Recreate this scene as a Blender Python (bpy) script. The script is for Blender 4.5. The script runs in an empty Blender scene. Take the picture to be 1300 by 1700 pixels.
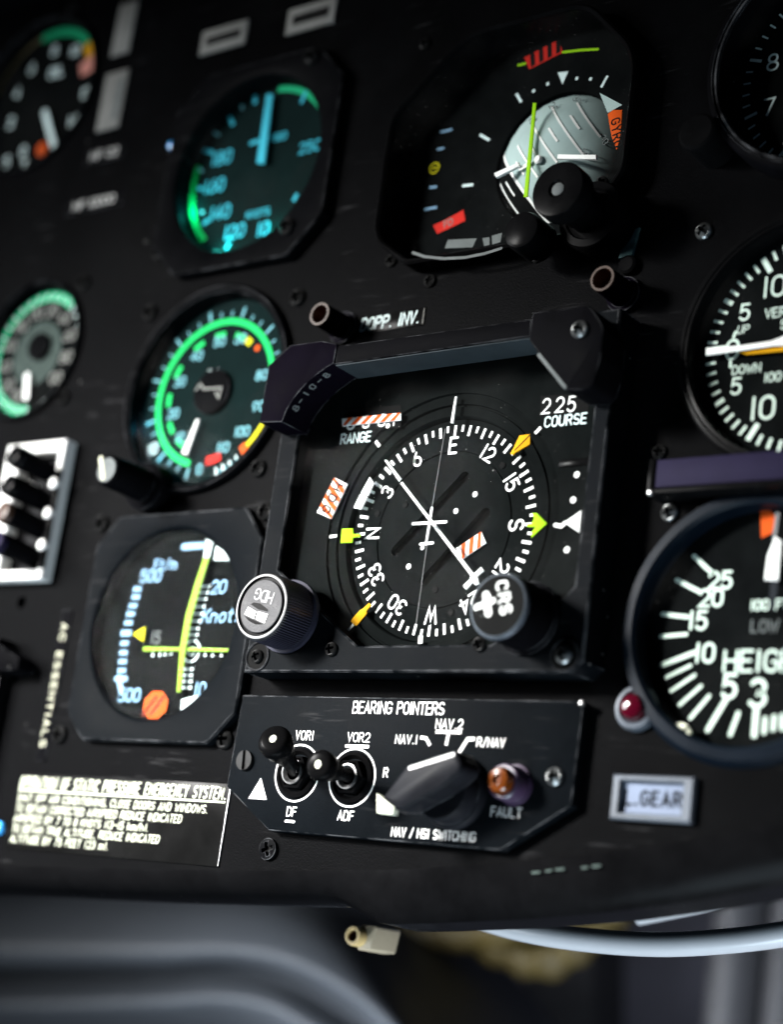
import bpy, math, random
from mathutils import Matrix, Vector, geometry
R_ = math.radians
random.seed(7)
C = bpy.context.scene.collection
sc = bpy.context.scene

# ------------------------------------------------------------------ camera
# Panel frame, in millimetres: x to the right, y up the panel, z out of the panel towards the viewer.
# World: X = x, Z = y, Y = -z (the panel stands upright and faces -Y).
RM = [[0.7950529574521352, 0.1322569264934373, -0.5919450145417976],
      [-0.05266940596524287, -0.957196733738815, -0.28460559831594934],
      [-0.6042488961691594, 0.257453914928518, -0.754056200269138]]
CAM = (342.642, -148.179, 454.987)
FPX = 2991.06


def W(v):
    return Vector((v[0], -v[2], v[1]))


cam_d = bpy.data.cameras.new('camera')
cam = bpy.data.objects.new('camera', cam_d)
C.objects.link(cam)
r, u, b = W(RM[0]), -W(RM[1]), -W(RM[2])
m = Matrix(((r.x, u.x, b.x), (r.y, u.y, b.y), (r.z, u.z, b.z))).to_4x4()
m.translation = W(CAM) * 0.001
cam.matrix_world = m
cam_d.sensor_fit = 'VERTICAL'
cam_d.sensor_height = 36
cam_d.sensor_width = 36
cam_d.lens = FPX / 1700 * 36
cam_d.clip_start = 0.02
cam_d.clip_end = 60
cam_d.dof.use_dof = True
cam_d.dof.focus_distance = 0.592
cam_d.dof.aperture_fstop = 4.4
sc.camera = cam

# ------------------------------------------------------------------ light
world = bpy.data.worlds.new('World')
sc.world = world
world.use_nodes = True
bg = world.node_tree.nodes['Background']
bg.inputs[0].default_value = (0.55, 0.75, 1.0, 1)
bg.inputs[1].default_value = 0.008


def area(name, pos, target, sx, sy, power, col, spread=180):
    d = bpy.data.lights.new(name, 'AREA')
    d.spread = R_(spread)
    d.shape = 'RECTANGLE'
    d.size, d.size_y = sx, sy
    d.energy = power
    d.color = col
    o = bpy.data.objects.new(name, d)
    C.objects.link(o)
    p, t = W(pos) * .001, W(target) * .001
    o.location = p
    o.rotation_euler = (t - p).to_track_quat('-Z', 'Y').to_euler()
    return o


area('side_window_light', (-520, 212, 650), (-60, -145, 0), .15, .15, 2.55, (1.0, .985, .96), 44)
area('left_window_light', (-920, 90, 640), (-210, -70, 0), .42, .5, 1.6, (.96, .98, 1.0), 46)
area('right_fill_light', (900, -60, 520), (60, -40, 0), .5, .6, .22, (.45, .68, 1.0))  # soft blue fill from the right
area('duct_fill_light', (-190, -200, 60), (-150, -290, -300), .16, .08, .75, (.86, .92, 1.0), 95)  # added fill without a seen source, brightens the duct below the panel
area('under_panel_fill_light', (200, -640, -40), (110, -180, -260), .3, .3, 3.2, (.86, .92, 1.0))  # added fill from below, brightens the white tube and what lies behind
area('underside_fill_light', (60, -700, 240), (0, 40, 10), .3, .3, 1.1, (.70, .88, 1.0), 90)  # added fill from below for the underside of the top visor

sc.view_settings.view_transform = 'Standard'
sc.view_settings.look = 'None'
sc.view_settings.exposure = 0.08
sc.view_settings.gamma = 1
sc.view_settings.use_curve_mapping = False
sc.render.engine = 'CYCLES'
sc.cycles.max_bounces = 8
sc.cycles.transparent_max_bounces = 12
sc.cycles.caustics_reflective = False
sc.cycles.caustics_refractive = False
sc.cycles.use_denoising = True

# ------------------------------------------------------------------ helpers


def pp(px, py, h=0.0):
    """point of the photograph (1300 x 1700) -> millimetres on the plane z = h of the panel"""
    c = ((px - 650) / FPX, (py - 850) / FPX, 1.0)
    d = [sum(RM[k][i] * c[k] for k in range(3)) for i in range(3)]
    t = (h - CAM[2]) / d[2]
    return (CAM[0] + t * d[0], CAM[1] + t * d[1])


class View:
    """a measured enlargement of the photograph: origin and scale"""

    def __init__(s, x0, y0, k):
        s.a = (x0, y0, k)

    def __call__(s, a, b, h=0.0):
        x0, y0, k = s.a
        return pp(x0 + a / k, y0 + b / k, h)


TL, CY, AD, AL = View(0, 0, 3.94), View(230, 80, 3.25), View(620, 0, 2.826), View(1020, 0, 4.05)
FL, EN, HV, HS = View(0, 440, 3.148), View(200, 470, 4.0625), View(90, 820, 3.421), View(490, 620, 2.453)
VS, HT, BL, BR = View(1000, 360, 3.864), View(1020, 720, 3.148), View(370, 1130, 4.1935), View(600, 1130, 3.333)
HK, CK, LG = View(380, 920, 4.643), View(760, 920, 8.125), View(960, 1120, 3.824)

MATS = {}


def mat(name, col, rough=.5, metal=0.0, bump=0.0, bscale=1500, var=0.0, vscale=60, spec=.5, dust=0.0, coat=0.0, rvar=0.0, edge=0.0, scuff=0.0):
    """Principled material with procedural tone variation, dust specks and a fine bump"""
    mt = bpy.data.materials.new(name)
    mt.use_nodes = True
    nt = mt.node_tree
    p = nt.nodes['Principled BSDF']
    p.inputs['Base Color'].default_value = (*col, 1)
    p.inputs['Roughness'].default_value = rough
    p.inputs['Metallic'].default_value = metal
    p.inputs['Specular IOR Level'].default_value = spec
    p.inputs['Coat Weight'].default_value = coat
    tc = nt.nodes.new('ShaderNodeTexCoord')
    src = None
    if var or rvar:
        n = nt.nodes.new('ShaderNodeTexNoise')
        n.inputs['Scale'].default_value = vscale
        n.inputs['Detail'].default_value = 6
        n.inputs['Roughness'].default_value = .65
        nt.links.new(tc.outputs['Object'], n.inputs['Vector'])
        if var:
            mr = nt.nodes.new('ShaderNodeMapRange')
            mr.inputs[1].default_value, mr.inputs[2].default_value = .3, .7
            mr.inputs[3].default_value, mr.inputs[4].default_value = 1 - var, 1 + var
            nt.links.new(n.outputs['Fac'], mr.inputs[0])
            mx = nt.nodes.new('ShaderNodeVectorMath')
            mx.operation = 'SCALE'
            mx.inputs[0].default_value = col
            nt.links.new(mr.outputs[0], mx.inputs['Scale'])
            src = mx.outputs[0]
            nt.links.new(src, p.inputs['Base Color'])
        if rvar:
            mr = nt.nodes.new('ShaderNodeMapRange')
            mr.inputs[1].default_value, mr.inputs[2].default_value = .3, .7
            mr.inputs[3].default_value, mr.inputs[4].default_value = max(.02, rough - rvar), min(1, rough + rvar)
            nt.links.new(n.outputs['Fac'], mr.inputs[0])
            nt.links.new(mr.outputs[0], p.inputs['Roughness'])
    if dust:
        v = nt.nodes.new('ShaderNodeTexVoronoi')
        v.inputs['Scale'].default_value = 170
        nt.links.new(tc.outputs['Object'], v.inputs['Vector'])
        cr = nt.nodes.new('ShaderNodeValToRGB')
        cr.color_ramp.elements[0].position = .035
        cr.color_ramp.elements[0].color = (1, 1, 1, 1)
        cr.color_ramp.elements[1].position = .07
        cr.color_ramp.elements[1].color = (0, 0, 0, 1)
        nt.links.new(v.outputs['Distance'], cr.inputs[0])
        cmp_ = nt.nodes.new('ShaderNodeMath')
        cmp_.operation = 'GREATER_THAN'
        cmp_.inputs[1].default_value = 1 - dust
        sep = nt.nodes.new('ShaderNodeSeparateColor')
        nt.links.new(v.outputs['Color'], sep.inputs[0])
        nt.links.new(sep.outputs[0], cmp_.inputs[0])
        mu = nt.nodes.new('ShaderNodeMath')
        mu.operation = 'MULTIPLY'
        nt.links.new(cr.outputs[0], mu.inputs[0])
        nt.links.new(cmp_.outputs[0], mu.inputs[1])
        mix = nt.nodes.new('ShaderNodeMix')
        mix.data_type = 'RGBA'
        nt.links.new(mu.outputs[0], mix.inputs['Factor'])
        if src:
            nt.links.new(src, mix.inputs[6])
        else:
            mix.inputs[6].default_value = (*col, 1)
        mix.inputs[7].default_value = (.22, .22, .21, 1)
        src = mix.outputs[2]
        nt.links.new(src, p.inputs['Base Color'])

    def blend(src, fac, to):
        mx2 = nt.nodes.new('ShaderNodeMix')
        mx2.data_type = 'RGBA'
        nt.links.new(fac, mx2.inputs['Factor'])
        if src:
            nt.links.new(src, mx2.inputs[6])
        else:
            mx2.inputs[6].default_value = (*col, 1)
        mx2.inputs[7].default_value = (*to, 1)
        nt.links.new(mx2.outputs[2], p.inputs['Base Color'])
        return mx2.outputs[2]

    def ramp(sock, a, b_, lo=0.0, hi=1.0):
        q = nt.nodes.new('ShaderNodeMapRange')
        q.inputs[1].default_value, q.inputs[2].default_value = a, b_
        q.inputs[3].default_value, q.inputs[4].default_value = lo, hi
        nt.links.new(sock, q.inputs[0])
        return q.outputs[0]

    def noise(scale, detail, stretch=None):
        n3 = nt.nodes.new('ShaderNodeTexNoise')
        n3.inputs['Scale'].default_value = scale
        n3.inputs['Detail'].default_value = detail
        if stretch:
            mp = nt.nodes.new('ShaderNodeMapping')
            mp.inputs['Scale'].default_value = stretch
            mp.inputs['Rotation'].default_value = (0, 0, .5)
            nt.links.new(tc.outputs['Object'], mp.inputs[0])
            nt.links.new(mp.outputs[0], n3.inputs['Vector'])
        else:
            nt.links.new(tc.outputs['Object'], n3.inputs['Vector'])
        return n3.outputs['Fac']

    def times(a, b_):
        q = nt.nodes.new('ShaderNodeMath')
        q.operation = 'MULTIPLY'
        nt.links.new(a, q.inputs[0])
        nt.links.new(b_, q.inputs[1])
        return q.outputs[0]

    if scuff:
        f1 = ramp(noise(60, 4, (1, 9, 1)), .60, .74)
        f2 = ramp(noise(28, 5), .50, .66, 0, scuff)
        src = blend(src, times(f1, f2), (.026, .026, .027))
        f3 = ramp(noise(14, 7), .52, .78, 0, scuff * .55)
        src = blend(src, f3, (.0055, .0055, .0055))
    if edge:
        bv = nt.nodes.new('ShaderNodeBevel')
        bv.samples = 4
        bv.inputs['Radius'].default_value = .0006
        ge = nt.nodes.new('ShaderNodeNewGeometry')
        dt = nt.nodes.new('ShaderNodeVectorMath')
        dt.operation = 'DOT_PRODUCT'
        nt.links.new(bv.outputs[0], dt.inputs[0])
        nt.links.new(ge.outputs['Normal'], dt.inputs[1])
        f4 = ramp(dt.outputs['Value'], .985, .90, 0, edge)
        f5 = ramp(noise(160, 6), .40, .62)
        src = blend(src, times(f4, f5), (.16, .165, .175))
    if bump:
        n2 = nt.nodes.new('ShaderNodeTexNoise')
        n2.inputs['Scale'].default_value = bscale
        n2.inputs['Detail'].default_value = 3
        nt.links.new(tc.outputs['Object'], n2.inputs['Vector'])
        bp = nt.nodes.new('ShaderNodeBump')
        bp.inputs['Strength'].default_value = bump
        bp.inputs['Distance'].default_value = .0003
        nt.links.new(n2.outputs['Fac'], bp.inputs['Height'])
        nt.links.new(bp.outputs['Normal'], p.inputs['Normal'])
    MATS[name] = mt
    return mt


def glass_mat(name, tint, gloss_rough=.03, mult=1.0):
    mt = bpy.data.materials.new(name)
    mt.use_nodes = True
    nt = mt.node_tree
    nt.nodes.clear()
    out = nt.nodes.new('ShaderNodeOutputMaterial')
    mix = nt.nodes.new('ShaderNodeMixShader')
    tr = nt.nodes.new('ShaderNodeBsdfTransparent')
    gl = nt.nodes.new('ShaderNodeBsdfGlossy')
    fr = nt.nodes.new('ShaderNodeFresnel')
    mu = nt.nodes.new('ShaderNodeMath')
    mu.operation = 'MULTIPLY'
    mu.inputs[1].default_value = mult
    fr.inputs[0].default_value = 1.45
    tr.inputs[0].default_value = (*tint, 1)
    gl.inputs['Roughness'].default_value = gloss_rough
    nt.links.new(fr.outputs[0], mu.inputs[0])
    nt.links.new(mu.outputs[0], mix.inputs[0])
    nt.links.new(tr.outputs[0], mix.inputs[1])
    nt.links.new(gl.outputs[0], mix.inputs[2])
    # fine dust and wiped smears lying on the glass
    tc = nt.nodes.new('ShaderNodeTexCoord')
    vo = nt.nodes.new('ShaderNodeTexVoronoi')
    vo.inputs['Scale'].default_value = 420
    nt.links.new(tc.outputs['Object'], vo.inputs['Vector'])
    sp = nt.nodes.new('ShaderNodeMapRange')
    sp.inputs[1].default_value, sp.inputs[2].default_value = .02, .075
    sp.inputs[3].default_value, sp.inputs[4].default_value = .35, 0
    nt.links.new(vo.outputs['Distance'], sp.inputs[0])
    no = nt.nodes.new('ShaderNodeTexNoise')
    no.inputs['Scale'].default_value = 26
    no.inputs['Detail'].default_value = 6
    nt.links.new(tc.outputs['Object'], no.inputs['Vector'])
    gate = nt.nodes.new('ShaderNodeMapRange')
    gate.inputs[1].default_value, gate.inputs[2].default_value = .5, .75
    nt.links.new(no.outputs['Fac'], gate.inputs[0])
    sm = nt.nodes.new('ShaderNodeMath')
    sm.operation = 'MULTIPLY'
    nt.links.new(sp.outputs[0], sm.inputs[0])
    nt.links.new(gate.outputs[0], sm.inputs[1])
    ad = nt.nodes.new('ShaderNodeMath')
    ad.operation = 'MULTIPLY_ADD'
    ad.inputs[1].default_value = .006
    nt.links.new(gate.outputs[0], ad.inputs[0])
    nt.links.new(sm.outputs[0], ad.inputs[2])
    df = nt.nodes.new('ShaderNodeBsdfDiffuse')
    df.inputs[0].default_value = (.6, .6, .58, 1)
    m2 = nt.nodes.new('ShaderNodeMixShader')
    nt.links.new(ad.outputs[0], m2.inputs[0])
    nt.links.new(mix.outputs[0], m2.inputs[1])
    nt.links.new(df.outputs[0], m2.inputs[2])
    nt.links.new(m2.outputs[0], out.inputs[0])
    MATS[name] = mt
    return mt


mat('panel_paint', (0.0019, 0.00195, 0.0022), 0.38, bump=.35, bscale=1800, var=.25, vscale=35, dust=.05, rvar=0.05, spec=0.0038, scuff=.8)
mat('bezel_paint', (0.0018, 0.0019, 0.0023), 0.4, bump=.2, bscale=2200, var=.25, vscale=50, dust=.06, rvar=.06, spec=0.0045, edge=.5, scuff=.5)
mat('plate_paint', (0.0026, 0.0034, 0.0043), 0.42, bump=.28, bscale=2400, var=.2, vscale=60, dust=.07, rvar=.06, spec=0.006, edge=.9, scuff=.6)
mat('gloss_black', (0.0028, 0.0028, 0.003), .24, var=.3, rvar=.06, vscale=90, spec=0.012)
mat('satin_black', (0.002, 0.002, 0.0025), .6, var=.3, vscale=120, dust=.05, rvar=.08, spec=0.006, edge=.45)
mat('dial_black', (.0035, .004, .0042), .8, var=.3, vscale=80, spec=0.006)
mat('card_black', (0.0036, 0.0044, 0.0044), .75, bump=.15, bscale=2500, var=.25, vscale=90, dust=.06, spec=0.006)
mat('stencil_grey', (.045, .06, .055), .8, var=.3, vscale=300, spec=.02)
mat('legend_blue', (0.17, 0.205, 0.28), .6, var=.06, vscale=80, spec=.05)
mat('lit_dial', (0.0022, 0.0075, 0.0075), .8, var=.2, vscale=80, spec=.02)
mat('knob_white', (0.26, 0.26, 0.26), .5, var=.2, vscale=400, spec=.1)
mat('dark_red', (.16, .012, .004), .5, var=.1, vscale=200, spec=.05)
mat('bar_lime', (0.2, 0.36, 0.026), .5, var=.06, vscale=200, spec=.08)
mat('aged_cream', (.34, .34, .26), .6, var=.25, vscale=260, spec=.05)
mat('selector_black', (.0085, .009, .011), .42, bump=.2, bscale=1800, var=.3, vscale=90, edge=.6, scuff=.5, spec=.03)
mat('deep_black', (.003, .003, .003), .9, spec=.1)
mat('hood_purple', (0.0022, 0.0016, 0.0035), .58, bump=.2, bscale=1500, var=.25, vscale=70, rvar=.08, spec=0.004, edge=.8, scuff=.4)
mat('tag_purple', (0.009, 0.007, 0.023), .6, bump=.15, bscale=2600, var=.15, vscale=70, spec=0.04)
mat('white_paint', (.80, .80, .78), .7, spec=.08, var=.05, vscale=200)
mat('cool_white', (.62, .74, .74), .7, spec=.08, var=.06, vscale=200)
mat('cream_paint', (.70, .73, .58), .7, spec=.08, var=.06, vscale=200)
mat('pale_green_paint', (.62, .74, .66), .7, spec=.08, var=.06, vscale=200)
mat('sky_blue_paint', (0.22, 0.38, 0.55), .7, spec=.08, var=.08, vscale=200)
mat('cyan_paint', (0.04, 0.38, 0.5), .7, spec=.08, var=.08, vscale=200)
mat('teal_paint', (.16, .40, .46), .7, spec=.08, var=.1, vscale=200)
mat('green_paint', (0.006, 0.45, 0.1), .7, spec=.08, var=.08, vscale=200)
mat('emerald_paint', (0.006, 0.32, 0.14), .7, spec=.08, var=.08, vscale=200)
mat('lime_paint', (0.27, 0.54, 0.006), .7, spec=.08, var=.05, vscale=200)
mat('yellow_paint', (0.55, 0.5, 0.006), .7, spec=.08, var=.06, vscale=200)
mat('amber_paint', (0.62, 0.29, 0.003), .7, spec=.08, var=.05, vscale=200)
mat('orange_paint', (0.55, 0.07, 0.004), .7, spec=.08, var=.06, vscale=200)
mat('red_paint', (0.46, 0.014, 0.008), .7, spec=.08, var=.06, vscale=200)
mat('blush_paint', (.55, .22, .18), .7, spec=.08, var=.08, vscale=200)
mat('dull_white', (.30, .30, .29), .7, spec=.08, var=.1, vscale=200)
mat('dim_grey', (.10, .11, .11), .7, spec=.08, var=.15, vscale=200)
mat('tag_grey', (0.17, 0.17, 0.16), .7, spec=.08, var=.12, vscale=120)
mat('ball_grey', (0.34, 0.44, 0.43), .7, spec=.08, var=.08, vscale=90)
mat('sticker_black', (.004, .004, .004), .22, var=.4, vscale=25, rvar=.1, spec=0.012)
mat('steel', (.40, .40, .40), .36, metal=1, bump=.1, var=.15, vscale=300, rvar=.08)
mat('knob_face', (0.045, 0.045, 0.048), .5, metal=0, bump=.5, bscale=2200, var=.25, vscale=300, rvar=.1, spec=0.12)
mat('knob_rib', (0.026, 0.026, 0.04), .3, var=.2, vscale=120, spec=0.3)
mat('black_screw', (.008, .008, .008), .3, metal=0, var=.4, vscale=400, rvar=.1, spec=0.05)
mat('worn_screw', (.22, .23, .23), .35, metal=.9, var=.5, vscale=500, rvar=.12)
mat('visor_lit_grey', (0.022, 0.028, 0.032), .6, bump=.2, bscale=1500, var=.2, vscale=50, spec=0.04)
mat('lip_black', (.003, .003, .0033), .22, var=.3, rvar=.08, vscale=60, spec=.02)
mat('copper', (0.035, 0.016, 0.008), .45, metal=0, var=.3, vscale=300, spec=0.2)
mat('brown_bore', (.06, .02, .008), .4, var=.5, vscale=300)
mat('red_lens', (0.045, 0.001, 0.006), .12, var=.3, vscale=200, coat=.6)
mat('amber_lens', (0.1, 0.024, 0.003), .15, var=.5, vscale=260, coat=.5)
mat('blue_lens', (.05, .35, .80), .15, var=.2, vscale=200, coat=.5)
mat('lamp_collar', (.035, .020, .045), .35, var=.3, vscale=200)
mat('bare_rim', (.06, .07, .085), .45, metal=.15, var=.3, vscale=120, rvar=.1, spec=0.2)
mat('blue_rim', (0.0018, 0.0042, 0.008), .45, var=.25, vscale=60, rvar=.08, spec=0.06)
mat('teal_chip', (.10, .20, .20), .5, metal=.3, var=.6, vscale=300)
mat('grey_duct', (0.088, 0.098, 0.112), .5, bump=.3, bscale=500, var=.12, vscale=8)
mat('tube_white', (0.47, 0.49, 0.52), .28, var=.05, vscale=30, coat=.3)
mat('connector_cream', (0.5, 0.37, 0.16), .4, var=.1, vscale=90)
mat('connector_white', (0.4, 0.34, 0.24), .4, var=.06, vscale=90)
mat('loom_olive', (0.085, 0.062, 0.015), .6, bump=.6, bscale=300, var=.4, vscale=40)
mat('wall_blue', (0.085, 0.085, 0.115), .7, bump=.3, bscale=60, var=.3, vscale=7)
mat('wall_dark', (.012, .012, .015), .8, var=.3, vscale=7)
mat('strut_grey', (0.05, 0.05, 0.056), .5, var=.15, vscale=12)
glass_mat('dial_glass', (.97, .985, .98), .02, .02)
glass_mat('window_glass', (.96, .975, .975), .03, .0012)


class MB:
    """collects faces in panel millimetres, several materials in one mesh"""

    def __init__(s, m0):
        s.v, s.f, s.mi, s.ms = [], [], [], []
        s.dz = 0
        s.use(m0)

    def use(s, name):
        if name not in s.ms:
            s.ms.append(name)
        s.cur = s.ms.index(name)
        return s

    def add(s, vs, fs):
        o = len(s.v)
        s.v += [tuple(x) for x in vs]
        for f in fs:
            s.f.append([o + i for i in f])
            s.mi.append(s.cur)

    def loft(s, loops, cap0=False, cap1=False, closed=True):
        n = len(loops[0])
        vs = [p for l in loops for p in l]
        fs = []
        for k in range(len(loops) - 1):
            for i in range(n if closed else n - 1):
                j = (i + 1) % n
                fs.append((k * n + i, k * n + j, (k + 1) * n + j, (k + 1) * n + i))
        if cap0:
            fs.append(tuple(reversed(range(n))))
        if cap1:
            fs.append(tuple(range((len(loops) - 1) * n, len(loops) * n)))
        s.add(vs, fs)

    def poly(s, pts, z):
        """one flat face looking out of the panel"""
        a = sum(pts[i][0] * pts[(i + 1) % len(pts)][1] - pts[(i + 1) % len(pts)][0] * pts[i][1] for i in range(len(pts)))
        if a < 0:
            pts = pts[::-1]
        s.add([(x, y, z) for x, y in pts], [tuple(range(len(pts)))])

    def prism(s, pts, z0, z1, bev=.4):
        a = sum(pts[i][0] * pts[(i + 1) % len(pts)][1] - pts[(i + 1) % len(pts)][0] * pts[i][1] for i in range(len(pts)))
        if a < 0:
            pts = pts[::-1]
        lo = [(x, y, z0) for x, y in pts]
        if bev:
            i1 = inset(pts, bev * .3)
            ins = inset(pts, bev)
            s.loft([lo, [(x, y, z1 - bev) for x, y in pts], [(x, y, z1 - bev * .3) for x, y in i1], [(x, y, z1) for x, y in ins]], True, True)
        else:
            s.loft([lo, [(x, y, z1) for x, y in pts]], True, True)

    def lathe(s, c, prof, n=64, cap=True, rib=None):
        """prof: list of (r, z) from back to front around the axis through c"""
        loops = []
        for r_, z in prof:
            l = []
            for i in range(n):
                a = 2 * math.pi * i / n
                q = r_ + (rib(i, r_) if rib else 0)
                l.append((c[0] + q * math.cos(a), c[1] + q * math.sin(a), z))
            loops.append(l)
        s.loft(loops, False, cap)

    def disc(s, c, r_, z, n=24):
        s.poly([(c[0] + r_ * math.cos(2 * math.pi * i / n), c[1] + r_ * math.sin(2 * math.pi * i / n)) for i in range(n)], z)

    def arc(s, c, r0, r1, a0, a1, z, n=0):
        """band between clock angles a0..a1 (degrees, 0 = up, clockwise)"""
        n = n or max(2, int(abs(a1 - a0) / 3))
        v = []
        for i in range(n + 1):
            a = R_(a0 + (a1 - a0) * i / n)
            v += [(c[0] + r0 * math.sin(a), c[1] + r0 * math.cos(a), z), (c[0] + r1 * math.sin(a), c[1] + r1 * math.cos(a), z)]
        if a1 > a0:
            s.add(v, [(2 * i, 2 * i + 2, 2 * i + 3, 2 * i + 1) for i in range(n)])
        else:
            s.add(v, [(2 * i, 2 * i + 1, 2 * i + 3, 2 * i + 2) for i in range(n)])

    def tick(s, c, a, r0, r1, w, z):
        a = R_(a)
        s.line([(c[0] + r0 * math.sin(a), c[1] + r0 * math.cos(a)), (c[0] + r1 * math.sin(a), c[1] + r1 * math.cos(a))], w, z, cap=False)

    def line(s, pts, w, z, cap=True, closed=False):
        """painted stroke of width w"""
        s.dz = (s.dz + .012) % .09
        z = z + s.dz
        n = len(pts)
        h = w / 2
        L, Rr = [], []
        for i in range(n):
            p = pts[i]
            a = pts[(i - 1) % n] if (closed or i > 0) else None
            q = pts[(i + 1) % n] if (closed or i < n - 1) else None
            ds = []
            for s0, s1 in ((a, p), (p, q)):
                if s0 is not None and s1 is not None:
                    dx, dy = s1[0] - s0[0], s1[1] - s0[1]
                    l = math.hypot(dx, dy) or 1
                    ds.append((dx / l, dy / l))
            if len(ds) == 2:
                nx, ny = -(ds[0][1] + ds[1][1]), ds[0][0] + ds[1][0]
                l = math.hypot(nx, ny)
                if l < .3:
                    nx, ny = -ds[0][1], ds[0][0]
                    k = 1
                else:
                    nx, ny = nx / l, ny / l
                    k = 1 / max(.45, (nx * -ds[0][1] + ny * ds[0][0]))
            else:
                nx, ny = -ds[0][1], ds[0][0]
                k = 1
            L.append((p[0] + nx * h * k, p[1] + ny * h * k, z))
            Rr.append((p[0] - nx * h * k, p[1] - ny * h * k, z))
        vs = L + Rr
        fs = [(i, n + i, n + (i + 1) % n, (i + 1) % n) for i in range(n if closed else n - 1)]
        s.add(vs, fs)
        if cap and not closed:
            for e, o in ((0, 1), (n - 1, n - 2)):
                p, q = pts[e], pts[o]
                a0 = math.atan2(p[1] - q[1], p[0] - q[0])
                arc_ = [(p[0] + h * math.cos(a0 + R_(t)), p[1] + h * math.sin(a0 + R_(t)), z) for t in range(-90, 91, 30)]
                s.add(arc_, [tuple(range(7))])

    def text(s, t, c, size, z, w=.13, ang=0, wx=.62, gap=.24, al='c', slant=0.0):
        """stroke lettering; c is the middle of the line (or its left / right end), ang counter-clockwise"""
        adv = []
        for ch in t:
            adv.append((GLYPHW.get(ch, 1.0)) * wx)
        tot = sum(adv) + gap * (len(t) - 1)
        x = {'c': -tot / 2, 'l': 0, 'r': -tot}[al]
        ca, sa = math.cos(R_(ang)), math.sin(R_(ang))
        for ch, ad in zip(t, adv):
            for st in GLYPH.get(ch, []):
                closed = len(st) > 2 and st[0] == st[-1]
                q = st[:-1] if closed else st
                o = []
                for gx, gy in q:
                    X = (x + gx * ad + slant * (gy - .5)) * size
                    Y = (gy - .5) * size
                    o.append((c[0] + X * ca - Y * sa, c[1] + X * sa + Y * ca))
                if len(o) == 1:
                    s.disc(o[0], w * size * .62, z + .05, 10)
                else:
                    s.line(o, w * size, z, closed=closed)
            x += ad + gap

    def tube(s, path, rad, n=16):
        """path of 3-D points, rad a number or one radius per point"""
        loops = []
        up = Vector((0, 0, 1))
        P = [Vector(p) for p in path]
        for i, p in enumerate(P):
            t = (P[min(i + 1, len(P) - 1)] - P[max(i - 1, 0)]).normalized()
            a = t.cross(up)
            if a.length < .05:
                a = t.cross(Vector((0, 1, 0)))
            a.normalize()
            b_ = t.cross(a)
            r_ = rad if isinstance(rad, (int, float)) else rad[i]
            loops.append([tuple(p + a * r_ * math.cos(2 * math.pi * k / n) + b_ * r_ * math.sin(2 * math.pi * k / n)) for k in range(n)])
        s.loft(loops, True, True)

    def build(s, name, parent=None, smooth=35):
        org = parent['org'] if parent is not None and 'org' in parent else (0, 0, 0)
        me = bpy.data.meshes.new(name)
        me.from_pydata([((x - org[0]) * .001, (y - org[1]) * .001, (z - org[2]) * .001) for x, y, z in s.v], [], s.f)
        for k in s.ms:
            me.materials.append(MATS[k])
        for p, i in zip(me.polygons, s.mi):
            p.material_index = i
        me.update()
        if smooth:
            me.shade_smooth()
            me.set_sharp_from_angle(angle=R_(smooth))
        o = bpy.data.objects.new(name, me)
        C.objects.link(o)
        if parent is not None:
            o.parent = parent
            o['org'] = list(org)
        else:
            o.rotation_euler = (math.pi / 2, 0, 0)
        return o


def inset(pts, d):
    """counter-clockwise outline moved inwards by d"""
    n = len(pts)
    out = []
    for i in range(n):
        p, a, q = pts[i], pts[i - 1], pts[(i + 1) % n]
        d0 = (p[0] - a[0], p[1] - a[1])
        d1 = (q[0] - p[0], q[1] - p[1])
        l0, l1 = math.hypot(*d0) or 1, math.hypot(*d1) or 1
        n0, n1 = (-d0[1] / l0, d0[0] / l0), (-d1[1] / l1, d1[0] / l1)
        nx, ny = n0[0] + n1[0], n0[1] + n1[1]
        l = math.hypot(nx, ny) or 1
        nx, ny = nx / l, ny / l
        k = d / max(.4, nx * n0[0] + ny * n0[1])
        out.append((p[0] + nx * k, p[1] + ny * k))
    return out


def rounded(pts, rad, n=6):
    """outline with rounded corners; rad one number or one per corner"""
    out = []
    N = len(pts)
    for i in range(N):
        r_ = rad if isinstance(rad, (int, float)) else rad[i]
        p, a, q = Vector(pts[i]), Vector(pts[i - 1]), Vector(pts[(i + 1) % N])
        if r_ <= 0:
            out.append(tuple(p))
            continue
        va, vq = (a - p), (q - p)
        ca = max(-1, min(1, va.normalized().dot(vq.normalized())))
        half = math.acos(ca) / 2
        t = min(r_ / math.tan(half), va.length * .49, vq.length * .49)
        s0, s1 = p + va.normalized() * t, p + vq.normalized() * t
        for k in range(n + 1):
            f = k / n
            # quadratic corner
            out.append(tuple(s0 * (1 - f) ** 2 + p * 2 * f * (1 - f) + s1 * f * f))
    return out


def circle(c, r_, n=64):
    return [(c[0] + r_ * math.cos(2 * math.pi * i / n), c[1] + r_ * math.sin(2 * math.pi * i / n)) for i in range(n)]


def rect(x0, y0, x1, y1):
    return [(x0, y0), (x1, y0), (x1, y1), (x0, y1)]


def ray_loop(outline, c, n=96):
    """outline re-sampled at n directions seen from c (corners kept close)"""
    out = []
    N = len(outline)
    for i in range(n):
        a = 2 * math.pi * i / n
        d = (math.cos(a), math.sin(a))
        best = None
        for k in range(N):
            p, q = outline[k], outline[(k + 1) % N]
            e = (q[0] - p[0], q[1] - p[1])
            den = d[0] * e[1] - d[1] * e[0]
            if abs(den) < 1e-9:
                continue
            w = (p[0] - c[0], p[1] - c[1])
            t = (w[0] * e[1] - w[1] * e[0]) / den
            f = (w[0] * d[1] - w[1] * d[0]) / den
            if t > 0 and -1e-6 <= f <= 1 + 1e-6 and (best is None or t > best):
                best = t
        out.append((c[0] + d[0] * best, c[1] + d[1] * best))
    return out


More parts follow.
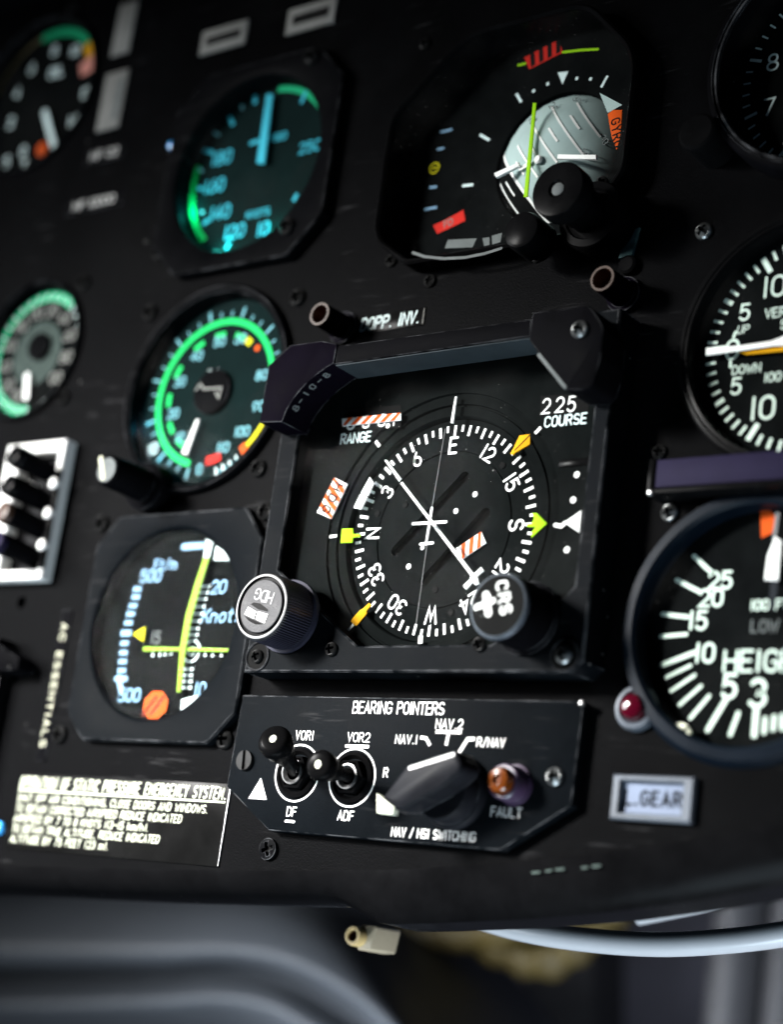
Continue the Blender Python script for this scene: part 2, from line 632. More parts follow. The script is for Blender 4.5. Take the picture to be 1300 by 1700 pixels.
def ringplate(mb, outline, c, rad, z0, z1, zi, bev=.5, n=144, lip=1.2):
    """plate with a round opening: outer wall, chamfer, face, opening chamfer, inner wall down to zi"""
    o = ray_loop(outline, c, n)
    oi = ray_loop(inset(outline, bev), c, n)
    cr = lambda r_: circle(c, r_, n)
    mb.loft([[(x, y, z0) for x, y in o], [(x, y, z1 - bev) for x, y in o], [(x, y, z1) for x, y in oi],
             [(x, y, z1) for x, y in cr(rad + lip)], [(x, y, z1 - lip * .35) for x, y in cr(rad + lip * .35)],
             [(x, y, z1 - lip) for x, y in cr(rad)], [(x, y, zi) for x, y in cr(rad)]])


def frameplate(mb, outer, inner, z0, z1, zi, bev=.5):
    """plate with a window of any shape: both outlines must have the same number of corners"""
    oi, ii = inset(outer, bev), inset(inner, -bev)
    mb.loft([[(x, y, z0) for x, y in outer], [(x, y, z1 - bev) for x, y in outer], [(x, y, z1) for x, y in oi],
             [(x, y, z1) for x, y in ii], [(x, y, z1 - bev) for x, y in inner], [(x, y, zi) for x, y in inner]])


def A(cx, cy, rx, ry, a0, a1, n=9):
    return [(cx + rx * math.cos(R_(a0 + (a1 - a0) * i / n)), cy + ry * math.sin(R_(a0 + (a1 - a0) * i / n))) for i in range(n + 1)]


def cl(p):
    p = list(p)
    return p + [p[0]]


_O = cl(A(.5, .68, .5, .32, 0, 180) + A(.5, .32, .5, .32, 180, 360))
GLYPH = {
    '0': [_O], 'O': [_O], '1': [[(.5, 0), (.5, 1)]], '.': [[(.5, .03)]], '-': [[(.1, .5), (.9, .5)]], '/': [[(0, -.05), (1, 1.05)]],
    ',': [[(.6, .08), (.3, -.18)]], '(': [A(1.1, .5, .8, .75, 140, 220)], ')': [A(-.1, .5, .8, .75, 40, -40)],
    '2': [A(.5, .69, .5, .31, 165, -35) + [(0, 0), (1, 0)]],
    '3': [A(.45, .74, .45, .26, 150, -80, 10) + A(.45, .26, .52, .27, 80, -150, 10)],
    '4': [[(.72, 0), (.72, 1), (0, .28), (1, .28)]],
    '5': [[(.9, 1), (.14, 1), (.08, .55)] + A(.46, .31, .52, .33, 125, -150, 10)],
    '6': [[(.75, 1), (.45, .8)] + A(.5, .33, .5, .33, 165, 525, 16)],
    '7': [[(0, 1), (1, 1), (.35, 0)]],
    '8': [cl(A(.5, .76, .42, .24, -90, 250, 14)), cl(A(.5, .26, .52, .26, -90, 250, 14))],
    '9': [[(.25, 0), (.55, .2)] + A(.5, .67, .5, .33, -15, 345, 16)],
    'A': [[(0, 0), (.5, 1), (1, 0)], [(.18, .32), (.82, .32)]],
    'B': [[(0, .52), (.6, .52)] + A(.6, .26, .4, .26, 90, -90, 8) + [(0, 0), (0, 1), (.55, 1)] + A(.55, .76, .38, .24, 90, -80, 8)],
    'C': [A(.52, .68, .52, .32, 25, 180) + A(.52, .32, .52, .32, 180, 335)],
    'D': [cl([(0, 0), (0, 1), (.45, 1)] + A(.45, .62, .55, .38, 90, 0, 6) + A(.45, .38, .55, .38, 0, -90, 6))],
    'E': [[(1, 1), (0, 1), (0, 0), (1, 0)], [(0, .52), (.85, .52)]],
    'F': [[(1, 1), (0, 1), (0, 0)], [(0, .52), (.85, .52)]],
    'G': [A(.52, .68, .52, .32, 25, 180) + A(.52, .32, .52, .32, 180, 350) + [(1.02, .46), (.6, .46)]],
    'H': [[(0, 0), (0, 1)], [(1, 0), (1, 1)], [(0, .52), (1, .52)]],
    'I': [[(.5, 0), (.5, 1)]], 'J': [[(1, 1), (1, .3)] + A(.5, .3, .5, .3, 0, -170, 8)],
    'K': [[(0, 0), (0, 1)], [(1, 1), (0, .4)], [(.35, .62), (1, 0)]],
    'L': [[(0, 1), (0, 0), (1, 0)]], 'M': [[(0, 0), (0, 1), (.5, .25), (1, 1), (1, 0)]],
    'N': [[(0, 0), (0, 1), (1, 0), (1, 1)]],
    'P': [[(0, 0), (0, 1), (.55, 1)] + A(.55, .74, .42, .26, 90, -90, 8) + [(0, .48)]],
    'Q': [_O, [(.6, .3), (1.05, -.05)]],
    'R': [[(0, 0), (0, 1), (.55, 1)] + A(.55, .74, .42, .26, 90, -90, 8) + [(0, .48)], [(.5, .48), (1, 0)]],
    'S': [A(.5, .74, .46, .26, 30, 260, 10) + A(.5, .25, .5, .25, 80, -150, 10)],
    'T': [[(0, 1), (1, 1)], [(.5, 1), (.5, 0)]], 'U': [[(0, 1), (0, .32)] + A(.5, .32, .5, .32, 180, 360) + [(1, 1)]],
    'V': [[(0, 1), (.5, 0), (1, 1)]], 'W': [[(0, 1), (.25, 0), (.5, .8), (.75, 0), (1, 1)]],
    'X': [[(0, 0), (1, 1)], [(0, 1), (1, 0)]], 'Y': [[(0, 1), (.5, .5), (1, 1)], [(.5, .5), (.5, 0)]],
    'Z': [[(0, 1), (1, 1), (0, 0), (1, 0)]],
    'k': [[(0, 0), (0, 1)], [(.9, .65), (0, .28)], [(.35, .42), (.95, 0)]],
    'm': [[(0, 0), (0, .68)], [(0, .5), (.25, .68), (.5, .5), (.5, 0)], [(.5, .5), (.75, .68), (1, .5), (1, 0)]],
    'n': [[(0, 0), (0, .68)], [(0, .45), (.4, .68), (.9, .5), (.9, 0)]],
    'h': [[(0, 0), (0, 1)], [(0, .45), (.4, .68), (.9, .5), (.9, 0)]],
    'o': [cl(A(.5, .34, .48, .34, 0, 345, 12))], 't': [[(.4, .95), (.4, .1), (.8, 0)], [(0, .68), (.85, .68)]],
    's': [A(.5, .5, .4, .18, 30, 250, 7) + A(.5, .17, .42, .18, 80, -150, 7)],
}
GLYPHW = {'1': .35, '.': .3, ',': .35, 'I': .3, ' ': .6, 'M': 1.2, 'W': 1.35, 'm': 1.25, '(': .45, ')': .45, '/': .7, 'L': .85, 'E': .88, 'F': .88, 't': .8}


def thing(name, label, cat, org, group=None):
    """an Empty at the thing's base; its parts are children"""
    o = bpy.data.objects.new(name, None)
    o.empty_display_size = .01
    C.objects.link(o)
    o.rotation_euler = (math.pi / 2, 0, 0)
    o.location = W(org) * .001
    o['org'] = list(org)
    o['label'] = label
    o['category'] = cat
    if group:
        o['group'] = group
    return o


def tag(o, label, cat, group=None):
    o['label'] = label
    o['category'] = cat
    if group:
        o['group'] = group
    return o


# screw heads: a domed head with a real cross or slot cut into it
def screw_mesh(name, rad, kind, material, dome=.5):
    mb = MB(material)
    n = 32
    w = rad * .2
    L = rad * .68
    cut = [(w, w), (w, L), (-w, L), (-w, w), (-L, w), (-L, -w), (-w, -w), (-w, -L), (w, -L), (w, -w), (L, -w), (L, w)] if kind == 'cross' else \
        [(rad * .97, w * .8), (-rad * .97, w * .8), (-rad * .97, -w * .8), (rad * .97, -w * .8)]
    z = lambda x, y: rad * dome * (1 - (x * x + y * y) / (rad * rad)) + rad * .32
    outer = circle((0, 0), rad, n)
    mid = circle((0, 0), rad * .84, n)
    # top: triangles between the round rim and the recess
    ring = [Vector((x, y, 0)) for x, y in (mid if kind == 'cross' else circle((0, 0), rad * .995, n))]
    cu = [Vector((x, y, 0)) for x, y in cut]
    tris = geometry.tessellate_polygon([ring, cu])
    allp = ring + cu
    vs = [(p.x, p.y, z(p.x, p.y)) for p in allp]
    fs = []
    for t in tris:
        a, b_, c_ = (allp[i] for i in t)
        fs.append(t if (b_ - a).cross(c_ - a).z > 0 else t[::-1])
    mb.add(vs, fs)
    if kind == 'cross':
        mb.loft([[(x, y, 0) for x, y in outer], [(x, y, rad * .32) for x, y in outer], [(x, y, z(x, y)) for x, y in mid]])
    else:
        o2 = circle((0, 0), rad * .995, n)
        mb.loft([[(x, y, 0) for x, y in outer], [(x, y, z(x, y)) for x, y in o2]])
    m_ = len(cut)
    mb.use('deep_black')
    mb.loft([[(x, y, z(x, y)) for x, y in cut], [(x * .8, y * .8, rad * .05) for x, y in cut]], False, True)
    ob = mb.build(name)
    me = ob.data
    bpy.data.objects.remove(ob)
    return me


SCREWS = {
    'cross': screw_mesh('cross_screw', 3.4, 'cross', 'black_screw'),
    'small': screw_mesh('small_screw', 2.4, 'cross', 'black_screw'),
    'slot': screw_mesh('slot_screw', 3.4, 'slot', 'black_screw', .55),
    'flat': screw_mesh('flat_screw', 3.6, 'cross', 'bezel_paint', .08),
    'steel': screw_mesh('steel_screw', 2.8, 'cross', 'worn_screw', .6),
    'pale': screw_mesh('pale_screw', 3.3, 'slot', 'cream_paint', .3),
}


def screw(parent, kind, p, z, ang=None):
    o = bpy.data.objects.new('screw', SCREWS[kind])
    C.objects.link(o)
    o.parent = parent
    g = parent['org']
    o.location = ((p[0] - g[0]) * .001, (p[1] - g[1]) * .001, (z - g[2]) * .001)
    o.rotation_euler = (0, 0, R_(random.uniform(0, 90) if ang is None else ang))
    return o


PZ = -4.0       # front of the instrument panel
DZ = -8.0       # the dials lie behind it

# ------------------------------------------------------------------ the panel and what lies behind it
EDGE = [(-440, -131), (-300, -127.5), (-187, -121), (-120, -118), (-68, -115), (-30, -112.6), (-8, -110.8), (6, -109.4), (40, -105.4),
        (70, -100.8), (98, -95.2), (126, -88.6), (165, -77), (230, -54)]
ADI_OUT = rounded([(-44.5, 108), (-44.5, 157), (-14, 184), (36, 184), (58, 160), (58, 116), (42, 96), (-28, 96)], [14, 16, 26, 18, 24, 12, 10, 8], 8)
ADI_IN = rounded([(-42.4, 109), (-42.4, 156), (-13, 182), (35, 182), (56, 158.7), (56, 118), (40.5, 98), (-27, 98)], [12, 14, 24, 16, 22, 10, 8, 6], 8)
G_ENG, G_FAR, G_TOP, G_CYA = (-122, 62.5), (-229, 90.4), (-259.2, 215.6), (-117.6, 154.2)
G_ALT, G_VSI, G_HGT, G_HOV = (124.9, 144.2), (120.5, 54.2), (111, -33), (-120.6, -29.6)
G_HOVO = (-121.2, -29.2)
HOLES = [circle(G_ENG, 38.5), circle(G_FAR, 29), circle(G_TOP, 37), circle(G_CYA, 38), circle(G_ALT, 37), circle(G_VSI, 38.5),
         circle(G_HGT, 36.5), circle(G_HOVO, 36.5), circle((-204.2, -18.8), 2.5, 20), inset(ADI_OUT[::-1], 1.5)]
HOLES[-1] = inset(ADI_OUT if sum(ADI_OUT[i][0] * ADI_OUT[(i + 1) % len(ADI_OUT)][1] - ADI_OUT[(i + 1) % len(ADI_OUT)][0] * ADI_OUT[i][1]
                                 for i in range(len(ADI_OUT))) > 0 else ADI_OUT[::-1], 1.5)

mb = MB('panel_paint')
outline = EDGE + [(230, 330), (-440, 330)]
loops = [outline] + HOLES
flat = [p for l in loops for p in l]
tris = geometry.tessellate_polygon([[Vector((x, y, 0)) for x, y in l] for l in loops])
fs = []
for t in tris:
    a, b_, c_ = (Vector((*flat[i], 0)) for i in t)
    fs.append(t if (b_ - a).cross(c_ - a).z > 0 else t[::-1])
mb.add([(x, y, PZ) for x, y in flat], fs)
for l in HOLES:
    mb.loft([[(x, y, PZ) for x, y in l], [(x, y, PZ - 3) for x, y in l]])
mb.loft([[(x, y, PZ) for x, y in outline], [(x, y, PZ - 3) for x, y in outline]])
board = mb.build('instrument_panel', smooth=0)
board['kind'] = 'structure'
board['org'] = [0, 0, 0]

mb = MB('lip_black')


def lipdrop(x):
    t = max(0, min(1, (x + 34) / 24))
    return 8.6 + 7.4 * t * t * (3 - 2 * t)


dense = []
for i in range(len(EDGE) - 1):
    for k in range(8):
        f = k / 8
        dense.append((EDGE[i][0] * (1 - f) + EDGE[i + 1][0] * f, EDGE[i][1] * (1 - f) + EDGE[i + 1][1] * f))
rows = []
for fy, z in ((0, PZ + .25), (-.12, PZ + .1), (-.45, PZ - 1.2), (-.8, PZ - 4), (-1, PZ - 8), (-1.03, PZ - 26)):
    rows.append([(x, y + .6 + fy * lipdrop(x), z) for x, y in dense])
mb.loft(rows[::-1], closed=False)
mb.build('panel_lip', board)
mb = MB('stencil_grey')
for i, a in enumerate((885, 908, 925, 968, 985)):
    p = pp(a, 1449 - i * 2.6, PZ)
    mb.line([(p[0], p[1]), (p[0] + (1.6 if i % 2 else 2.4), p[1] + .3)], .8, PZ + .3)
mb.build('worn_stencil', board)

# the glareshield over the panel, above the frame: it keeps the light off the upper instruments
mb = MB('satin_black')
x0, x1 = -760, 330
mb.loft([[(x, 268, -30), (x, 262, 60), (x, 250, 128), (x, 256, 134), (x, 276, 128), (x, 300, -30)] for x in (x0, x1)], True, True)
o = mb.build('glareshield')
o['kind'] = 'structure'

# cabin behind and below the panel
mb = MB('wall_blue')
mb.loft([[(-1500, y, -720), (1200, y, -720)] for y in (-1400, 300)], closed=False)
o = mb.build('cabin_bulkhead')
o['kind'] = 'structure'
mb = MB('wall_dark')
mb.prism([pp(858, 1480, -560), pp(985, 1480, -560), pp(985, 1800, -560), pp(868, 1800, -560)], -600, -560, 6)
tag(mb.build('equipment_box'), 'black upright equipment box in the gap below the panel, left of the grey strut', 'equipment box')

for px, rw, lab in ((1212, 15, 'grey upright strut below the panel behind the bend of the white tube'),
                    (1300, 13, 'grey upright strut at the right edge of the view below the panel')):
    mb = MB('strut_grey')
    p = pp(px, 1600, -420)
    mb.lathe(p, [(rw, -420), (rw, -420)], 4, False) if False else None
    mb.tube([(p[0] + 8, 60, -420), (p[0], -300, -420), (p[0] - 8, -700, -420)], rw, 24)
    tag(mb.build('support_strut'), lab, 'strut', 'grey struts below the panel')

# rounded grey moulded duct under the panel (far out of focus)
curves = [  # photograph outline of each fold line and the depth it lies at
    ([(-260, 1462), (0, 1462), (250, 1462), (430, 1472), (530, 1500), (610, 1560), (690, 1650), (760, 1760)], -330),
    ([(-260, 1500), (0, 1500), (250, 1500), (410, 1508), (505, 1535), (590, 1590), (668, 1672), (735, 1770)], -292),
    ([(-260, 1560), (0, 1565), (250, 1568), (380, 1568), (480, 1585), (575, 1632), (655, 1700), (715, 1790)], -270),
    ([(-260, 1592), (0, 1597), (250, 1596), (375, 1590), (470, 1606), (560, 1650), (636, 1712), (700, 1800)], -274),
    ([(-260, 1618), (0, 1625), (250, 1620), (365, 1612), (462, 1628), (545, 1670), (615, 1727), (680, 1810)], -296),
    ([(-260, 1640), (0, 1648), (250, 1642), (365, 1636), (455, 1650), (530, 1690), (596, 1742), (660, 1820)], -276),
    ([(-260, 1662), (0, 1670), (250, 1664), (360, 1658), (445, 1672), (512, 1708), (576, 1757), (640, 1830)], -268),
    ([(-260, 1682), (0, 1690), (250, 1685), (355, 1680), (435, 1694), (497, 1728), (555, 1774), (620, 1845)], -280),
    ([(-260, 1730), (0, 1735), (250, 1730), (350, 1728), (420, 1742), (475, 1772), (530, 1810), (590, 1870)], -330),
]


def smooth_pts(pts, n=6):
    out = []
    N = len(pts)
    for i in range(N - 1):
        p0, p1, p2, p3 = pts[max(i - 1, 0)], pts[i], pts[i + 1], pts[min(i + 2, N - 1)]
        for k in range(n):
            t = k / n
            out.append(tuple(.5 * (2 * p1[j] + (p2[j] - p0[j]) * t + (2 * p0[j] - 5 * p1[j] + 4 * p2[j] - p3[j]) * t * t +
                                   (3 * p1[j] - p0[j] - 3 * p2[j] + p3[j]) * t ** 3) for j in range(len(p1))))
    out.append(tuple(pts[-1]))
    return out


rows = []
for px, z in curves:
    rows.append(smooth_pts([(*pp(a, b_, z), z) for a, b_ in px]))
cols = list(zip(*rows))
fine = [smooth_pts(list(c_), 4) for c_ in cols]
back = [[(p[0], p[1], p[2]) for p in c_] + [(c_[-1][0], c_[-1][1], -460), (c_[0][0], c_[0][1], -460)] for c_ in fine]
mb = MB('grey_duct')
mb.loft(back, True, True)
tag(mb.build('air_duct', smooth=60), 'rounded grey moulded duct with a folded edge, blurred below the panel', 'duct')

# white tube below the panel lip
for path, z, rad, lab in (([(640, 1440), (740, 1500), (820, 1531), (900, 1550), (1000, 1563), (1100, 1568), (1200, 1563), (1300, 1551), (1400, 1530)], -90, 4.1,
                           'glossy white plastic tube sagging in a bow below the panel lip'),
                          ([(1060, 1520), (1120, 1508), (1175, 1496), (1230, 1474), (1300, 1430)], -150, 3.6,
                           'short white tube end just under the panel lip, above the sagging tube')):
    mb = MB('tube_white')
    mb.tube(smooth_pts([(*pp(a, b_, z), z) for a, b_ in path], 6), rad, 20)
    tag(mb.build('white_tube'), lab, 'tube')

# olive cable loom
t = thing('cable_loom', 'olive brown bundle of taped cables hanging behind the white tube', 'cable bundle', (*pp(800, 1540, -400), -400))
for k, (path, rad) in enumerate(((([(600, 1548), (700, 1552), (800, 1550), (900, 1530), (1040, 1505)]), 8.5), (([(770, 1545), (840, 1580), (905, 1598), (960, 1570), (1010, 1530)]), 9.5),
                                 (([(880, 1530), (960, 1545), (1010, 1520), (1050, 1480)]), 10))):
    mb = MB('loom_olive')
    z = -400 - 14 * k
    pth = smooth_pts([(*pp(a, b_, z), z) for a, b_ in path], 8)
    mb.tube(pth, [rad * (1 + .14 * math.sin(i * 1.1 + k)) for i in range(len(pth))], 14)
    mb.build('cable', t)

# cream pipe connector
cx, cy = pp(602, 1556, -60)
t = thing('pipe_connector', 'cream pipe connector with a dark bore beside the grey duct', 'connector', (cx, cy, -60))
mb = MB('connector_white')
mb.prism(rounded([(cx - 2, cy - 4.6), (cx + 4.6, cy - 4.0), (cx + 5.8, cy + 4.4), (cx - 2, cy + 4.4)], 1.0, 4), -74, -60, .8)
mb.build('body', t)
mb = MB('connector_cream')
c0 = (cx - 1.6, cy)
mb.lathe(c0, [(3.5, -72), (3.5, -57), (3.2, -56), (2.1, -56), (1.9, -57)], 32, False)
col_ = mb.build('collar', t)
mb = MB('brown_bore')
mb.lathe(c0, [(1.9, -57), (1.6, -64)], 24, True)
mb.build('bore', col_)
mb = MB('connector_cream')
mb.lathe((cx - 10, cy + 1), [(2.2, -78), (2.2, -68), (1.2, -67)], 24)
mb.build('side_stub', t)

# ------------------------------------------------------------------ instruments


def round_bezel(mb, c, ro, ri, h, zi=DZ, steps=False):
    pr = [(ro, PZ - .5), (ro, h - 1.4), (ro - .4, h - .5), (ro - 1.2, h)]
    if steps:
        pr += [(ro - 2.2, h), (ro - 2.6, h - .8), (ro - 3.2, h - .8), (ro - 3.6, h - .1)]
    pr += [(ri + 1.6, h - .2), (ri + .5, h - .8), (ri, h - 2), (ri, zi - .3)]
    mb.lathe(c, pr, 96, False)


def dial_base(root, c, r_, h_glass, name='dial', m_='dial_black', glass=True, z=DZ):
    mb = MB(m_)
    mb.lathe(c, [(r_, z - 4), (r_, z)], 72)
    d = mb.build(name, root)
    if glass:
        mb = MB('dial_glass')
        mb.disc(c, r_ - .05, h_glass, 64)
        mb.build('glass', root)
    return d


def pointer(root, pts, z, m_='white_paint', name='pointer', th=.5):
    mb = MB(m_)
    mb.prism(pts, z, z + th, .1)
    return mb.build(name, root)


def needle(c, ang, r0, r1, w0, w1):
    a = R_(ang)
    d, n_ = (math.sin(a), math.cos(a)), (math.cos(a), -math.sin(a))
    P_ = lambda r_, w: (c[0] + d[0] * r_ + n_[0] * w, c[1] + d[1] * r_ + n_[1] * w)
    return [P_(r0, -w0), P_(r0, w0), P_(r1, w1), P_(r1, -w1)]


def polar(c, a, r_):
    return (c[0] + r_ * math.sin(R_(a)), c[1] + r_ * math.cos(R_(a)))


# --- engine gauge with green arc
c = G_ENG
t = thing('engine_gauge', 'round engine gauge with a long bright green arc and a white pointer', 'gauge', (*c, PZ))
mb = MB('bezel_paint')
round_bezel(mb, c, 42, 38, -1.2)
mb.build('bezel', t)
d = dial_base(t, c, 38, -3.6, m_='lit_dial')
z = DZ + .15
mb = MB('green_paint')
mb.arc(c, 27.5, 30.0, 193, 448, z)
mb.use('lime_paint').arc(c, 27.2, 30.4, 85, 89, z + .1)
mb.use('yellow_paint').arc(c, 30.5, 32.4, 110, 137, z)
mb.use('orange_paint').arc(c, 29.4, 33.2, 137, 143, z)
mb.use('red_paint').arc(c, 26, 29.4, 161, 176, z)
mb.use('green_paint')
for a0 in (205, 228, 258, 287, 320, 347, 373):
    mb.arc(c, 22.4, 24.6, a0 + 3, a0 + 16, z)
mb.use('yellow_paint').arc(c, 22.2, 25, 392, 400, z)
mb.use('orange_paint').disc(polar(c, 50, 24.6), 1.3, z, 16)
mb.build('colour_bands', d)
mb = MB('teal_paint')
for k in range(27):
    a = 192 + 10.2 * k
    mb.tick(c, a, 30.6, 35 if k % 3 == 0 else 33, .9 if k % 3 == 0 else .6, z)
for a in (90, 96, 102, 113, 119, 126, 132, 148, 153, 158, 163):
    mb.tick(c, a, 32.8, 35.4, .9, z)
mb.use('cool_white')
for a in (148, 154, 160, 166):
    mb.tick(c, a, 31.5, 35.6, 1.0, z)
mb.build('scale_ticks', d)
mb = MB('teal_paint')
for s_, (a, b_) in (('10', (400, 1040)), ('20', (355, 880)), ('30', (400, 665)), ('40', (515, 490)), ('50', (668, 392)), ('60', (808, 375)),
                    ('80', (952, 620)), ('90', (930, 830)), ('100', (820, 1000)), ('110', (690, 1108)), ('0', (530, 1255))):
    mb.text(s_, EN(a, b_, z), 3.6, z, .17)
mb.use('cool_white').text('T4', EN(625, 615, z), 3.6, z, .16)
mb.text('10', EN(215, 1120, z), 4, z, .17, ang=10)
mb.build('numerals', d)
hub = MB('satin_black')
hub.lathe(c, [(9, DZ + .2), (9, DZ + 1.6), (7.5, DZ + 2)], 40)
hub.build('pointer_hub', t)
pointer(t, needle(c, 197, 12, 26, .7, 1.5), DZ + 2.2)
pp_ = [EN(510, 720, DZ + 2.6), EN(540, 680, DZ + 2.6), EN(560, 715, DZ + 2.6), EN(680, 705, DZ + 2.6), EN(660, 775, DZ + 2.6), EN(640, 735, DZ + 2.6)]
mb = MB('tag_grey')
mb.line(pp_, .8, DZ + 2.7)
mb.build('second_pointer', t)
for lx, ly in ((-.034, -.012), (-.024, -.028)):
    ld = bpy.data.lights.new('dial_lamp', 'POINT')
    ld.energy = .004
    ld.color = (.06, .62, .85)
    ld.shadow_soft_size = .0015
    lo = bpy.data.objects.new('dial_lamp', ld)
    C.objects.link(lo)
    lo.parent = t
    lo.location = (lx, ly, -.0005)
for p in ((-82.8, 94.2), (-160, 98.2), (-88.8, 28.4), (-160.5, 27.5)):
    screw(t, 'cross', p, PZ)

# --- far left gauge
c = G_FAR
t = thing('pressure_gauge', 'round gauge with a broad green rim and crowded white figures, cut by the left edge', 'gauge', (*c, PZ))
mb = MB('bezel_paint')
round_bezel(mb, c, 31.5, 28.6, -2)
mb.build('bezel', t)
d = dial_base(t, c, 28.6, -4.4)
mb = MB('emerald_paint')
mb.arc(c, 23.4, 27.6, 178, 400, z)
mb.build('colour_band', d)
mb = MB('cool_white')
for k in range(31):
    mb.tick(c, 180 + 11.2 * k, 24.0, 26.8, 1.0, z + .1)
mb.build('scale_ticks', d)
mb = MB('tag_grey')
for k in range(11):
    mb.text(str((k * 2) % 10) + '0', polar(c, 200 + 29 * k, 19.4), 4.6, z, .19)
mb.use('stencil_grey').disc(c, 14.5, z - .05, 40)
mb.build('numerals', d)
mb = MB('satin_black')
mb.lathe(polar(c, 35, 3), [(6, DZ), (6, DZ + 2), (5, DZ + 2.4)], 32)
mb.build('pointer_hub', t)
p0 = FL(140, 580, DZ + 2)
p1 = FL(135, 690, DZ + 2)
mb = MB('white_paint')
mb.line([p0, p1], 3.2, DZ + 2.2)
mb.build('pointer', t)
for p in ((-202.3, 66.8), (-203, 117)):
    screw(t, 'cross', p, PZ)

# --- top left gauge
c = G_TOP
t = thing('temperature_gauge', 'dim round gauge in the upper corner with pink band and orange dot', 'gauge', (*c, PZ))
mb = MB('bezel_paint')
round_bezel(mb, c, 39, 36, -2)
mb.build('bezel', t)
d = dial_base(t, c, 36, -4.4)
mb = MB('emerald_paint')
mb.arc(c, 31, 35, 345, 405, z)
mb.use('amber_paint').arc(c, 29, 34.6, 406, 420, z)
mb.use('blush_paint').arc(c, 24, 34.6, 420, 436, z)
mb.use('loom_olive').arc(c, 33.2, 35, 285, 345, z)
mb.build('colour_bands', d)
mb = MB('cool_white')
for s_, (a, b_) in (('8', (355, 330)), ('10', (490, 330)), ('6', (205, 450)), ('OIL', (365, 470)), ('4', (110, 610)), ('2', (70, 800)), ('0', (150, 990)), ('12', (560, 605)), ('14', (475, 790)), ('5', (40, 1060)), ('7', (150, 1085))):
    mb.text(s_, TL(a, b_, z), 4.6, z, .24)
mb.build('numerals', d)
mb = MB('cool_white')
mb.line([TL(290, 735, DZ + 2), TL(320, 850, DZ + 2), TL(350, 960, DZ + 2)], 3.4, DZ + 2)
mb.build('pointer', t)
mb = MB('orange_paint')
mb.lathe(TL(268, 972, DZ + 1), [(3.4, DZ), (3.4, DZ + .8), (2.6, DZ + 1)], 20)
mb.build('orange_bug', t)
screw(t, 'cross', TL(480, 40, PZ), PZ)

# --- cyan lit gauge (octagonal flange)
c = G_CYA
t = thing('airspeed_gauge', 'dark octagonal airspeed gauge with cyan figures and two green arcs, lit inside', 'gauge', (*c, PZ))
q = 44
ch = 15
oct_ = [(c[0] - q, c[1] - q + ch), (c[0] - q + ch, c[1] - q), (c[0] + q - ch, c[1] - q), (c[0] + q, c[1] - q + ch),
        (c[0] + q, c[1] + q - ch), (c[0] + q - ch, c[1] + q), (c[0] - q + ch, c[1] + q), (c[0] - q, c[1] + q - ch)]
mb = MB('bezel_paint')
ringplate(mb, oct_, c, 36.8, PZ - .5, .5, DZ - .3)
mb.build('bezel', t)
d = dial_base(t, c, 37.2, -3.5, m_='lit_dial')
for m_, a0, a1 in (('green_paint', 222, 284), ('emerald_paint', 5, 50)):
    mb = MB(m_)
    mb.arc(c, 33.8, 36.4, a0, a1, z, 30)
    mb.build('green_arc', d)
mb = MB('cyan_paint')
for a, b_, s_ in ((450, 590, '180'), (410, 742, '160'), (440, 885, '140'), (518, 988, '120'), (672, 975, '10')):
    mb.text(s_, CY(a, b_, z), 5.4, z, .17, wx=.58)
mb.text('250', CY(925, 530, z), 4.4, z, .15)
mb.text('KNOTS', CY(645, 890, z), 2.9, z, .17)
mb.text('SPEED', CY(740, 482, z), 2.8, z, .18)
mb.line([CY(880, 290, z), CY(900, 240, z)], 1.6, z)
for (a, b_), (a1, b1) in (((490, 370), (510, 415)), ((628, 255), (628, 300)), ((350, 550), (405, 565)), ((835, 825), (855, 785)),
                          ((470, 1085), (490, 1050)), ((345, 950), (380, 925)), ((320, 755), (345, 760)), ((600, 515), (650, 500))):
    mb.line([CY(a, b_, z), CY(a1, b1, z)], 1.7, z, cap=False)
mb.use('teal_paint')
for (a, b_), (a1, b1) in (((555, 305), (560, 330)), ((405, 455), (435, 470)), ((320, 650), (345, 665)), ((335, 880), (350, 890))):
    mb.line([CY(a, b_, z), CY(a1, b1, z)], 1.2, z, cap=False)
mb.build('numerals', d)
pointer(t, [CY(695, 250, DZ + 2), CY(728, 250, DZ + 2), CY(682, 625, DZ + 2), CY(640, 622, DZ + 2)], DZ + 2, 'cyan_paint')
for p in ((-91, 193.3), (-89.6, 122), (-161.1, 124.2), (-155, 189)):
    screw(t, 'cross', p, .5 if abs(p[0] - c[0]) + abs(p[1] - c[1]) < 66 else PZ)
for lx, ly in ((-.031, -.012), (-.012, -.031), (.014, -.028)):
    ld = bpy.data.lights.new('dial_lamp', 'POINT')
    ld.energy = .010
    ld.color = (.04, .85, .72)
    ld.shadow_soft_size = .0015
    lo = bpy.data.objects.new('dial_lamp', ld)
    C.objects.link(lo)
    lo.parent = t
    lo.location = (lx, ly, .0)
# blue indicator lamp at its left
p = TL(1145, 965, PZ)
t = thing('indicator_lamp', 'tiny bright blue indicator lamp left of the cyan airspeed gauge', 'lamp', (*p, PZ))
mb = MB('satin_black')
mb.lathe(p, [(3.2, PZ - .5), (3.2, PZ + 1.4), (2.6, PZ + 1.8), (2.2, PZ + 1.6)], 24, False)
mb.build('collar', t)
mb = MB('blue_lens')
mb.lathe(p, [(2.2, PZ), (2.2, PZ + 1.8), (1.6, PZ + 2.8), (.6, PZ + 3.2)], 20)
mb.build('lens', t)

